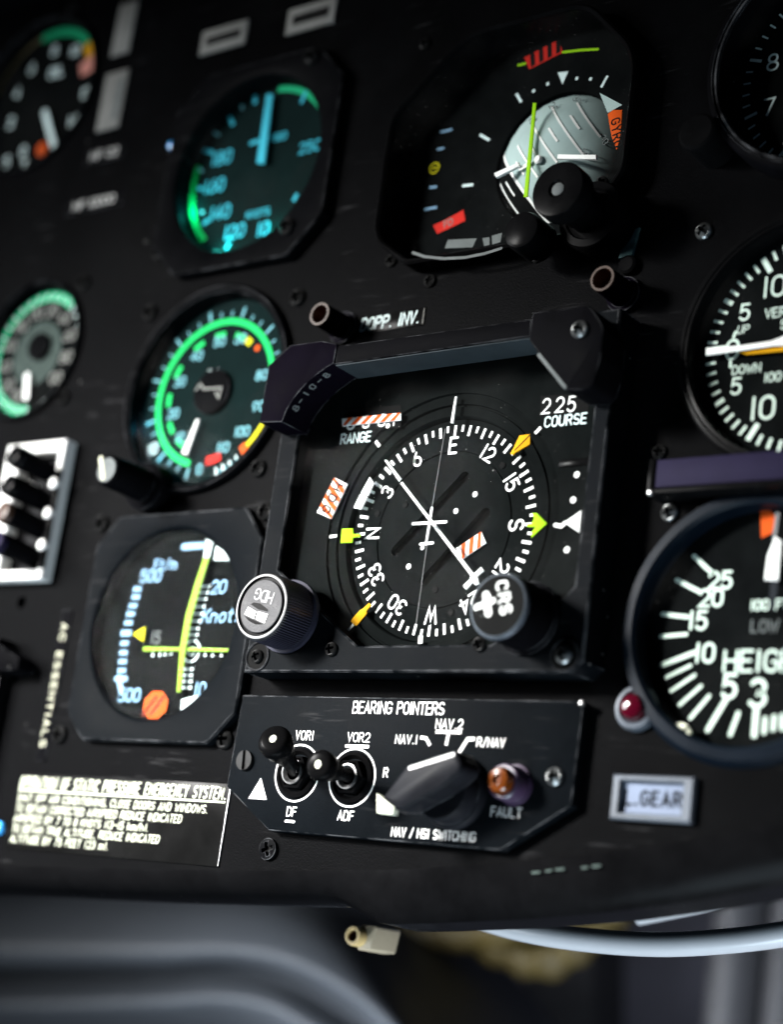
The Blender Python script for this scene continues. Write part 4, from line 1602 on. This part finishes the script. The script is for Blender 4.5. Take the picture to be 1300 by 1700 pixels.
# aircraft symbol and hair line on the glass
zt = 7.2
h = MB('white_paint')
h.line([HS(480, 612, zt), HS(615, 604, zt)], 1.0, zt)
h.line([HS(557, 548, zt), HS(534, 694, zt)], 1.0, zt)
h.line([HS(510, 695, zt), HS(561, 690, zt)], .95, zt)
h.disc(HS(519, 710, zt), .8, zt + .1, 12)
h.build('aircraft_symbol', t)
h = MB('strut_grey')
h.tube([(*HS(612, 225, zt), zt), (*HS(556, 560, zt), zt), (*HS(492, 1030, zt), zt)], .11, 6)
h.build('hair_line', t)
mb = MB('window_glass')
mb.poly([(-60.6, 58), (-60.6, -13), (-21.5, -41), (31, -41), (56, -26), (58.9, -23), (58.9, 58)], 8.0)
mb.build('window_glass', t)
# heading knob, ribbed, with its upside-down engraving
hc = HK(246, 400, 24)
c9 = (hc[0], hc[1])
ribs = lambda i, r_: (.26 if i % 4 in (0, 1) else -.26) if r_ > 11.0 else 0
kb = MB('knob_rib')
kb.lathe(c9, [(11.4, 9), (11.4, 22.6)], 320, False, ribs)
kb.lathe(c9, [(12.6, 8.6), (12.6, 10.4), (11.3, 10.8)], 64, False)
kb.use('knob_face')
kb.lathe(c9, [(11.4, 22.6), (11.2, 23.4), (11.0, 23.8)], 320, False, lambda i, r_: (.26 if i % 4 in (0, 1) else -.26) * (1 if r_ > 11.3 else .3 if r_ > 11.1 else 0))
kb.use('knob_white').lathe(c9, [(11.0, 23.8), (10.7, 24), (10.2, 24)], 80, False)
kb.use('gloss_black')
kb.lathe(c9, [(10.2, 24), (10.1, 23.2), (9.1, 23.2), (9.0, 23.8)], 80, False)
kb.use('knob_face')
kb.lathe(c9, [(9.0, 23.8), (8.8, 24), (.2, 24)], 80, True)
kn = kb.build('heading_knob', t)
mb = MB('white_paint')
hz = 24.12
mb.poly([HK(147, 405, hz), HK(208, 440, hz), HK(192, 497, hz), HK(118, 462, hz)], hz)
mb.poly([HK(222, 440, hz), HK(300, 462, hz), HK(272, 532, hz), HK(204, 502, hz)], hz)
mb.use('gloss_black')
mb.poly([HK(165, 385, hz), HK(190, 372, hz), HK(240, 380, hz), HK(298, 425, hz), HK(298, 442, hz), HK(225, 425, hz)], hz)
mb.poly([HK(116, 474, hz), HK(186, 505, hz), HK(204, 512, hz), HK(262, 540, hz), HK(200, 540, hz), HK(150, 512, hz)], hz)
mb.use('knob_white').text('HDG', HK(270, 322, hz), 3.6, hz, .17, ang=180 - 14, wx=.6, gap=.2)
mb.build('knob_symbol', kn)
# course knob with a clear domed cap
kc = CK(540, 690, 26)
kb = MB('satin_black')
kb.lathe(kc, [(11.5, 8.6), (11.5, 10.4), (10.3, 10.8), (10.3, 24.6)], 96, False)
kb.use('bare_rim')
kb.lathe(kc, [(10.3, 24.6), (10.1, 25.4), (9.7, 25.8), (9.3, 25.9)], 96, False)
kb.use('deep_black')
kb.lathe(kc, [(9.3, 25.9), (9.2, 26), (.2, 26)], 96, True)
kn = kb.build('course_knob', t)
hz = 26.1
mb = MB('white_paint')
mb.line([CK(380, 550, hz), CK(415, 795, hz)], 2.4, hz)
mb.line([CK(250, 718, hz), CK(390, 665, hz), CK(480, 625, hz)], 1.8, hz)
for s_, (a, b_) in (('C', (600, 425)), ('R', (628, 590)), ('S', (652, 745))):
    mb.text(s_, CK(a, b_, hz), 3.7, hz, .18, ang=-82, wx=.66)
mb.build('knob_symbol', kn)
mb = MB('dial_glass')
mb.lathe(kc, [(10.1, 25.4), (9.8, 26.8), (8.6, 27.8), (6, 28.6), (3, 29), (.2, 29.1)], 64, True)
mb.build('clear_cap', kn)
# corner screws in counterbores
for p, kd in (((-63.6, -44.2), 'slot'), (pp(938, 1088, 9), 'steel')):
    mb = MB('satin_black')
    mb.lathe(p, [(5.3, 9.02), (5.1, 9.5), (4.6, 9.5), (4.4, 9.02)], 40, False)
    mb.use('deep_black').disc(p, 4.5, 9.06, 32)
    mb.build('counterbore', t)
    screw(t, kd if kd == 'steel' else 'small', p, 9.1)
screw(t, 'small', pp(551, 1078, 9), 9)
screw(t, 'small', pp(797, 1070, 9), 9)

# ------------------------------------------------------------------ light shield over the indicator
t = thing('light_shield', 'dark purple light shield framing the top of the compass indicator, stamped corner', 'light shield', (0, 52, 9))
HZ0, HZ1 = 9.2, 23
arcpts = [(-56.4, 34.3), (-55.2, 38.4), (-53.4, 41.6), (-50.8, 44.8), (-47.6, 47.8), (-44, 50.2), (-40.4, 52.2), (-37.2, 53.6)]
mb = MB('hood_purple')
mb.prism([(-66.8, 35)] + arcpts + [(-37, 60.5), (-44, 62.5), (-58, 62.5), (-66.8, 56)], HZ0, HZ1, .45)
lc = mb.build('corner_bracket', t, 28)
mb = MB('dim_grey')
# stamped figures on the curved edge
for k, s_ in enumerate('8-10-8'):
    f = (k + .5) / 6
    i = 1.2 + f * 4.6
    i0 = int(i)
    a, b_ = arcpts[i0], arcpts[i0 + 1]
    px_, py_ = a[0] + (b_[0] - a[0]) * (i - i0), a[1] + (b_[1] - a[1]) * (i - i0)
    dx, dy = b_[0] - a[0], b_[1] - a[1]
    l = math.hypot(dx, dy)
    dx, dy = dx / l, dy / l
    nx_, ny_ = dy, -dx
    sub = MB('tag_grey')
    sub.text(s_, (0, 0), 2.6, 0, .24, wx=.6)
    mb.add([(px_ + nx_ * (.06 + vz) + dx * vx, py_ + ny_ * (.06 + vz) + dy * vx, 19.6 + vy) for vx, vy, vz in sub.v], sub.f)
mb.build('stamped_figures', lc)
mb = MB('satin_black')
mb.prism([(-37, 53.4), (-31, 53.4), (39.4, 54.2), (41, 54.2), (41, 60), (-37, 60)], HZ0, HZ1 - .6, .4)
mb.use('visor_lit_grey')  # paler slab: light from below put into the underside's colour
mb.prism([(-36.9, 52.9), (41, 53.7), (41, 53.9), (-36.9, 53.3)], HZ0 + .2, HZ1 - 1.2, 0)
mb.build('top_visor', t)
mb = MB('satin_black')
mb.prism(rounded([(41.2, 52.6), (57, 34.5), (66.2, 33.6), (68.2, 44), (68, 54), (62, 62), (41.2, 62)], [0, .6, 4, 4, 6, 6, 0], 5), HZ0, HZ1, .9)
rc_ = mb.build('corner_plate', t, 40)
mb = MB('dim_grey')  # grey strip painted as the highlight on the slanting edge
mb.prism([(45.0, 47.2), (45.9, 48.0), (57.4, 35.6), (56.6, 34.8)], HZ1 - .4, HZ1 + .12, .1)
mb.build('edge_highlight', rc_)
screw(t, 'steel', pp(964, 548, HZ1), HZ1)

# ------------------------------------------------------------------ bearing pointer panel
t = thing('bearing_panel', 'control panel lettered BEARING POINTERS with two toggles and a rotary selector', 'control panel', (-8, -79, PZ))
pl = [(-55.2, -101), (37, -102), (60.2, -87.5), (60.8, -57.2), (60, -56.2), (-76, -55.6), (-77, -87.2)]
mb = MB('plate_paint')
mb.prism(pl, PZ - .5, 0, .6)
plate = mb.build('plate', t)
z = .15
mb = MB('white_paint')
mb.text('BEARING POINTERS', BL((910 + 1500) / 2 - 10, 193, z), 4.0, z, .15, al='c', wx=.53, gap=.19) if False else mb.text('BEARING POINTERS', (-8.2, -59.3), 3.7, z, .135, wx=.52, gap=.175)
mb.text('VOR1', BL(570, 381, z), 2.9, z, .14, wx=.56)
mb.text('VOR2', BL(946, 394, z), 2.9, z, .135, wx=.6)
mb.line([(-27.2, -72.1), (-18.2, -72.1)], 1.1, z)
mb.text('DF', BL(478, 912, z), 2.9, z, .15, wx=.58)
mb.line([(-48.2, -97.6), (-44.6, -97.6)], .9, z)
mb.text('ADF', BL(855, 940, z), 2.9, z, .15, wx=.58)
mb.text('NAV.1', BR(250, 325, z), 2.7, z, .135, wx=.6)
mb.text('NAV.2', BR(488, 240, z), 2.9, z, .135, wx=.6)
mb.text('R/NAV', BR(718, 342, z), 2.7, z, .135, wx=.6)
mb.line([BR(412, 282, z), BR(555, 286, z)], 1.1, z, cap=False)
mb.line([BR(484, 292, z), BR(470, 358, z)], 1.1, z, cap=False)
mb.line([BR(326, 314, z), BR(358, 318, z), BR(380, 358, z)], 1.1, z, cap=False)
mb.line([BR(628, 322, z), BR(588, 324, z), BR(540, 400, z)], 1.2, z, cap=False)
mb.text('R', BL(1135, 640, z), 2.8, z, .15, wx=.6)
mb.text('NAV / HSI SWITCHING', (11.8, -98.6), 2.75, z, .135, wx=.54, gap=.17)
mb.text('FAULT', BR(803, 728, z), 2.8, z, .13, wx=.62)
mb.build('lettering', plate)
mb = MB('white_paint')
mb.poly([BL(264, 676, z), BL(305, 830, z), BL(176, 820, z)], z)
mb.build('warning_triangle', plate)
C1, C2 = (-46.3, -81.6), (-23.0, -82.3)
for c_, tip in ((C1, BL(348, 405, 22)), (C2, BL(662, 582, 22))):
    mb = MB('white_paint')
    mb.line(circle(c_, 9.35, 64), .62, z, closed=True)
    ring = mb.build('ring_line', plate)
    mb = MB('gloss_black')
    mb.lathe(c_, [(8.4, .1), (8.2, .9), (7.2, 1.3), (6.6, .6), (6.2, .2)], 48, False)
    mb.lathe(c_, [(6.2, .25), (6.0, 2.4), (5.2, 2.8), (4.6, 1.6), (4.2, .4)], 6, False)
    mb.use('steel')
    mb.lathe(c_, [(4.4, .2), (4.2, 3.2), (3.6, 3.4), (2.6, 2.2)], 40, False)
    sw = mb.build('toggle_switch', t)
    b0 = Vector((c_[0], c_[1], .2))
    tp = Vector((tip[0], tip[1], 22))
    dv = tp - b0
    mb = MB('gloss_black')
    f = [0, .3, .45, .7, .84, .93, .985, 1.0]
    rr = [q_ * (1.24 if c_ is C1 else 1.1) for q_ in (1.9, 2.0, 2.6, 3.9, 4.5, 4.5, 3.9, 2.9)]
    mb.tube([tuple(b0 + dv * q_) for q_ in f], rr, 28)
    lv = mb.build('lever', sw, 50)
    mb = MB('cream_paint')
    dn = dv.normalized()
    a_ = dn.cross(Vector((0, 1, 0))).normalized()
    b2 = dn.cross(a_)
    mb.add([tuple(tp + dn * .12 + a_ * 1.15 * math.cos(2 * math.pi * i / 16) + b2 * 1.35 * math.sin(2 * math.pi * i / 16)) for i in range(16)], [tuple(range(16))])
    mb.build('lever_dot', sw)
# rotary selector
sc_ = (18.5, -85.2)
mb = MB('selector_black')
mb.lathe(sc_, [(11.8, .1), (11.8, 2.2), (11.2, 3), (10.6, 3.2)], 64, False)
mb.lathe(sc_, [(10.6, 3.2), (10.2, 8.4), (9.6, 9), (.2, 9)], 64, True)
hb = [(5.6, -93.6), (3.0, -88.9), (12.2, -79.9), (28.6, -75.0), (33.6, -79.0), (32.6, -86.5), (13.4, -93.8)]
tp18 = [(3.4, -88.6), (12.3, -80.2), (28.8, -75.2), (33.2, -79.4), (32.0, -87.2), (24, -94.5), (12.8, -93.8), (8.6, -94.2)]
bar = rounded([(3.8, -90.5), (11.6, -80.2), (29, -75.0), (33.0, -80.5), (26, -86.5), (12.4, -93.6), (7, -94)], [1, 1.5, 2, 3, 3, 1, 1], 4)
mb.prism(bar, 8.6, 18, 1.3)
kn = mb.build('selector_knob', t, 45)
mb = MB('white_paint')
mb.line([(13.2, -81.2), (28.6, -76.6)], 1.15, 18.1)
mb.use('cream_paint')
mb.prism([(2.0, -89.4), (5.4, -91.2), (9.2, -93.2), (9.0, -95.4), (3.0, -95.2)], 15.6, 18.2, .15)
mb.build('selector_mark', kn)
# fault lamp
fc = BR(832, 572, 2)
mb = MB('lamp_collar')
mb.lathe(fc, [(6.4, .1), (6.2, 1.0), (5.6, 1.2), (5.4, 6.5), (4.9, 7), (4.1, 7)], 40, False)
lm = mb.build('fault_lamp', t)
mb = MB('amber_lens')
mb.lathe(fc, [(4.1, 6), (4.1, 8.6), (3.4, 9.8), (1.6, 10.2), (1.2, 9.2), (.2, 9.2)], 32)
mb.build('lens', lm)
for p, kd in ((BL(158, 556, 0), 'slot'), (BR(1075, 532, 0), 'steel')):
    screw(t, kd, p, 0, 95)
p = pp(967, 1168, 0)
mb = MB('steel')
mb.lathe(p, [(1.0, -.5), (1.0, .6), (.5, .9)], 12)
mb.build('dowel_pin', t)
# flush screw in the panel below
screw(board, 'flat', pp(447, 1410, PZ), PZ + .02, 20)
screw(board, 'cross', (-195.5, 58), PZ) if False else None

# ------------------------------------------------------------------ plaque
t = thing('warning_plaque', 'glossy black plaque with six lines of white text on the static pressure emergency system', 'plaque', (-132, -100, PZ))
x0, x1, y0, y1 = -186, -78.3, -114, -85.9
mb = MB('sticker_black')
mb.prism(rect(x0, y0, x1, y1), PZ - .2, PZ + .55, .12)
mb.build('plate', t)
z = PZ + .68
mb = MB('cream_paint')


def fitline(mb, s_, xa, xb, y, size, w, slant=.14):
    """one line of condensed lettering stretched to run from xa to xb"""
    adv = sum(GLYPHW.get(ch, 1.0) for ch in s_)
    gap = .25
    wx = ((xb - xa) / size - gap * (len(s_) - 1)) / adv
    mb.text(s_, (xa, y), size, z, w, wx=wx, gap=gap, al='l', slant=slant)


fitline(mb, 'OPERATION OF STATIC PRESSURE EMERGENCY SYSTEM.', -184.3, -79.4, -89.2, 4.0, .115)
mb.line([(-184.6, -92.2), (-79.6, -92.2)], .5, z)
fitline(mb, 'SHUT OFF AIR CONDITIONING, CLOSE DOORS AND WINDOWS.', -184.3, -86.8, -95.0, 2.6, .115)
fitline(mb, 'TO OBTAIN CORRECTED AIRSPEED REDUCE INDICATED', -184.3, -98.5, -98.9, 2.6, .115)
fitline(mb, 'AIRSPEED BY 7 TO 8 KNOTS (13-15 km/h).', -184.3, -113.6, -102.7, 2.6, .115)
fitline(mb, 'TO OBTAIN TRUE ALTITUDE, REDUCE INDICATED', -184.3, -107.5, -106.5, 2.6, .115)
fitline(mb, 'ALTITUDE BY 75 FEET (23 m).', -184.3, -132.0, -110.3, 2.6, .115)
mb.build('lettering', t)
mb = MB('steel')
mb.poly([(-78.42, -113.8), (-78.3, -113.8), (-78.05, -86.2), (-78.35, -86.2)], PZ + .62)
mb.build('bright_edge', t)

# ------------------------------------------------------------------ labels on the panel


def label(name, lab, quad, m_, th=.6, inner=None, m2=None):
    cx_ = sum(p[0] for p in quad) / 4
    cy_ = sum(p[1] for p in quad) / 4
    t = thing(name, lab, 'label', (cx_, cy_, PZ), 'labels on the panel')
    mb = MB(m_)
    mb.prism(quad, PZ - .2, PZ + th, .15)
    mb.build('plate', t)
    if inner:
        mb = MB(m2)
        mb.poly(inner, PZ + th + .08)
        mb.build('legend_field', t)
    return t


label('name_label', 'plain grey upright label at the top edge, right of the dim round gauge', [(-213.4, 249), (-202.4, 249), (-202.4, 224), (-213.4, 224)], 'tag_grey')
label('name_label', 'grey upright label just below the plain one at the top edge', [(-213.6, 215.4), (-200, 215.4), (-200, 188), (-213.6, 188)], 'tag_grey', inner=[(-205, 211), (-201.6, 211), (-201.6, 192), (-205, 192)], m2='dim_grey')
for nm, s_, quad in (('dim framed label with a dark slot, above the cyan airspeed gauge', 1, [(-158, 222.4), (-133, 222.4), (-133, 211.6), (-158, 211.6)]),
                     ('dim framed label at the top edge above the octagonal gauge corner', 2, [(-111, 221), (-86.4, 221), (-86.4, 209.6), (-111, 209.6)])):
    xs, ys = [p[0] for p in quad], [p[1] for p in quad]
    a0, a1, b0, b1 = min(xs), max(xs), min(ys), max(ys)
    label('framed_label', nm, quad, 'tag_grey', 1.0, [(a0 + 3, b0 + 3.6), (a1 - 3, b0 + 3.6), (a1 - 3, b1 - 3.6), (a0 + 3, b1 - 3.6)], 'deep_black')
for nm, s_, p, w_, sz in (('short engraved label of two pale words under the upright grey label', 'MF 02', (-205.2, 176.2), 20.4, 4.4),
                          ('longer engraved label in pale letters, below the short two-word one', 'MF 10000', (-206, 153.8), 30.6, 4.4)):
    t = thing('engraved_label', nm, 'label', (*p, PZ), 'labels on the panel')
    mb = MB('satin_black')
    mb.prism(rect(p[0] - w_ / 2 - 2, p[1] - 3.6, p[0] + w_ / 2 + 2, p[1] + 3.6), PZ - .2, PZ + .5, .15)
    mb.build('plate', t)
    mb = MB('dull_white')
    adv = sum(GLYPHW.get(ch, 1.0) for ch in s_)
    mb.text(s_, p, sz * .8, PZ + .62, .24, wx=(w_ / sz - .2 * (len(s_) - 1)) / adv, gap=.2)
    mb.build('lettering', t)
# upright lettered strip beside the hover meter
t = thing('lettered_strip', 'narrow upright strip of yellowed letters left of the square hover meter', 'label', (-176.2, -51.5, PZ), 'labels on the panel')
mb = MB('satin_black')
mb.prism(rect(-179, -81, -173.4, -22.5), PZ - .2, PZ + .5, .15)
mb.build('plate', t)
mb = MB('tag_grey')
mb.use('aged_cream')
mb.text('AC ESSENTIALS', (-176.2, -51.8), 2.9, PZ + .62, .22, ang=-90, wx=.85, gap=.55)
mb.build('lettering', t)
# DOPP. INV. label
t = thing('inverter_label', 'narrow black label reading DOPP. INV. above the compass indicator', 'label', (-37, 79, PZ), 'labels on the panel')
mb = MB('sticker_black')
mb.prism(rect(-52.2, 76, -22.3, 82.6), PZ - .2, PZ + .5, .12)
mb.use('tag_grey').line([(-22.6, 76.3), (-22.6, 82.2)], .3, PZ + .55, cap=False)
mb.build('plate', t)
mb = MB('cool_white')
mb.text('DOPP. INV.', (-37, 79.2), 4.5, PZ + .62, .12, wx=.52, gap=.2, slant=.12)
mb.build('lettering', t)
# purple anodised plate
t = thing('blank_tag', 'long plain purple tag between the vertical speed and height gauges', 'tag', (104, 12.6, PZ))
mb = MB('tag_purple')
mb.prism(rect(80.4, 7.6, 150, 16.4), PZ - .2, 5, .5)
mb.build('plate', t)
mb = MB('gloss_black')
mb.prism([(78.2, 5.6), (150, 5.6), (150, 7.4), (80.2, 7.4), (80.2, 16.6), (78.2, 16.6)], PZ - .2, 5.6, .4)
mb.build('surround', t)
mb = MB('steel')
mb.lathe((79.6, 5.9), [(1.0, 5), (1.0, 6), (.5, 6.4)], 12)
mb.build('rivet', t)
# L GEAR framed legend
t = thing('gear_legend', 'lit pale blue legend reading L. GEAR in a grey frame at the lower right', 'label', (85.5, -83.6, PZ), 'labels on the panel')
q0 = [(72.4, -77.4), (98.9, -77.4), (98.9, -90.4), (72.4, -90.4)][::-1]
q1 = [(75.2, -79.2), (95.4, -79.2), (95.4, -88.4), (75.2, -88.4)][::-1]
mb = MB('bare_rim')
frameplate(mb, q0, q1, PZ - .2, -1.6, PZ + .3, .5)
mb.build('frame', t)
mb = MB('legend_blue')
mb.poly(q1, PZ + .5)
mb.build('legend_field', t)
mb = MB('deep_black')
mb.text('L.GEAR', (85.2, -83.8), 3.9, PZ + .62, .2, wx=.58, gap=.34)
mb.build('lettering', t)

# ------------------------------------------------------------------ lamps, knobs, posts, switches
p = (77.2, -57.6)
t = thing('warning_lamp', 'small dark red warning lamp in a grey ring, left of the radio height gauge', 'lamp', (*p, PZ))
mb = MB('bare_rim')
mb.lathe(p, [(6.9, PZ - .5), (6.9, -2.4), (6.2, -1.4), (5.2, -1.2), (4.4, -2), (4.2, -3)], 40, False)
mb.build('collar', t)
mb = MB('red_lens')
mb.lathe(p, [(4.3, -3.6), (4.2, -1), (3.3, .8), (1.8, 1.5), (.3, 1.7)], 32)
mb.build('lens', t)

for lab, tip, base in (('brass rimmed hollow lamp post above the right end of the light shield', (1000, 462), (1040, 490)),
                       ('dark hollow lamp post with a thin brass rim by the stamped bracket', (530, 521), (562, 545))):
    ht = 11.0
    a = pp(*tip, ht)
    b_ = a
    t = thing('lamp_post', lab, 'lamp post', (*b_, PZ), 'lamp posts on the panel')
    mb = MB('hood_purple')
    mb.lathe(a, [(6, PZ - .5), (6, PZ + 2), (4.6, PZ + 2.6), (4.3, ht - .8)], 40, False)
    mb.build('tube', t)
    mb = MB('copper')
    mb.lathe(a, [(4.3, ht - .8), (4.2, ht), (3.5, ht), (3.4, ht - .8)], 40, False)
    mb.build('rim', t)
    mb = MB('brown_bore')
    mb.lathe(a, [(3.4, ht - .8), (3.2, ht - 6)], 32, True)
    mb.build('bore', t)

# knob with an index line beside the engine gauge
p = pp(176, 780, 22)
t = thing('index_knob', 'small black knob with a pale index line, below left of the engine gauge', 'knob', (*p, PZ))
mb = MB('satin_black')
mb.lathe(p, [(9.4, PZ - .5), (9.4, 2), (8.4, 3), (6.4, 3.4), (6.0, 20.6), (5.4, 21.6), (4.6, 22)], 48)
mb.build('body', t)
mb = MB('pale_green_paint')
mb.use('dim_grey').disc(p, 4.7, 22.05, 24)
mb.use('aged_cream').line([FL(524, 1010, 22.2), FL(536, 1110, 22.2)], 2.3, 22.2)
mb.build('index_line', t)

# toggle box with glossy guard frame
t = thing('switch_box', 'row of black toggle switches inside a glossy guard frame bright with reflections at the left edge', 'switch box', (-206, 18, PZ))
mb = MB('white_paint')  # white stands in for light reflected by the glossy frame
o_ = [(-223.5, -11), (-189, -11), (-189, 46), (-223.5, 46)]
i_ = [(-214.8, -7.4), (-192.2, -7.4), (-192.2, 41.4), (-214.8, 41.4)]
frameplate(mb, o_, i_, PZ - .5, 2, PZ + .2, .5)
mb.build('guard_frame', t)
mb = MB('gloss_black')
mb.poly(i_, PZ + .3)
mb.prism([(-191.6, -7), (-188.6, -7), (-188.6, 33), (-191.6, 33)], 1, 2.6, .3)
mb.build('back_plate', t)
mb = MB('white_paint')  # white blobs modelled for reflections along the frame
for y in (27.4, 15.2, 2.2):
    mb.lathe((-190.4, y), [(2.2, 1.5), (2.2, 3.4), (1.5, 4.0)], 20)
    mb.prism(rounded([(-216, y - .5), (-206.5, y - 1.8), (-206, y + 2), (-216, y + 4.5)], 1, 3), PZ + .3, 1.2, .3)
mb.build('frame_glints', t)
for y, m_ in ((33.6, 'gloss_black'), (21.6, 'gloss_black'), (10.6, 'copper'), (-1.6, 'tag_purple')):
    mb = MB('satin_black')
    mb.tube([(-199.5, y, PZ), (-199.8, y + .6, 4), (-201, y + 1.6, 14)], [4.2, 4.4, 4.6], 20)
    lv = mb.build('toggle', t)
    mb = MB(m_)
    mb.tube([(-201, y + 1.6, 14), (-201.3, y + 1.9, 16.4), (-201.4, y + 2, 17)], [4.6, 4.2, 2.6], 20)
    mb.build('toggle_tip', lv)

# black lever at the left edge
t = thing('guard_lever', 'blunt black lever poking in from the left edge beside the lettered strip', 'lever', (-205, -44, PZ))
mb = MB('satin_black')
mb.prism(rounded([(-240, -34.8), (-203.6, -34.8), (-202.6, -37.6), (-189.0, -43.2), (-188.4, -48.0), (-203, -48.6), (-240, -48)], 1.2, 4), PZ + 1, 5, 1)
mb.build('arm', t)
mb = MB('gloss_black')
mb.prism([(-206.6, -118), (-203.2, -118), (-202.4, -48), (-206, -48)], PZ - .2, 1.4, .5)
mb.build('hinge_rail', t)
# small blue reflection lamp low at the left edge
t = thing('marker_lamp', 'small pale blue lamp at the left edge beside the plaque', 'lamp', (*pp(2, 1375, PZ), PZ))
mb = MB('blue_lens')
mb.lathe(pp(0, 1375, PZ), [(2.6, PZ - .3), (2.6, PZ + 1), (1.6, PZ + 2)], 20)
mb.build('lens', t)
# chipped bracket right of the attitude indicator
t = thing('chipped_clip', 'small paint-chipped clip on the panel between attitude indicator and lamp post', 'clip', (*pp(1045, 415, PZ), PZ))
mb = MB('teal_chip')
p = pp(1045, 415, PZ)
mb.prism([(p[0] - 3, p[1] - 3), (p[0] + 2, p[1] - 2.4), (p[0] + 2.6, p[1] + 1), (p[0] + 3.6, p[1] + 7), (p[0] + 1.6, p[1] + 6.6), (p[0] - .6, p[1] + 1.6), (p[0] - 2.6, p[1] + 1)], PZ - .2, PZ + 1.2, .3)
mb.build('tongue', t)
mb = MB('gloss_black')
mb.lathe((p[0] + 1, p[1] - 6), [(3.2, PZ), (3.2, PZ + 2), (2.4, PZ + 2.6)], 20)
mb.build('stud', t)
for o in list(bpy.data.objects):
    if 'org' in o:
        del o['org']
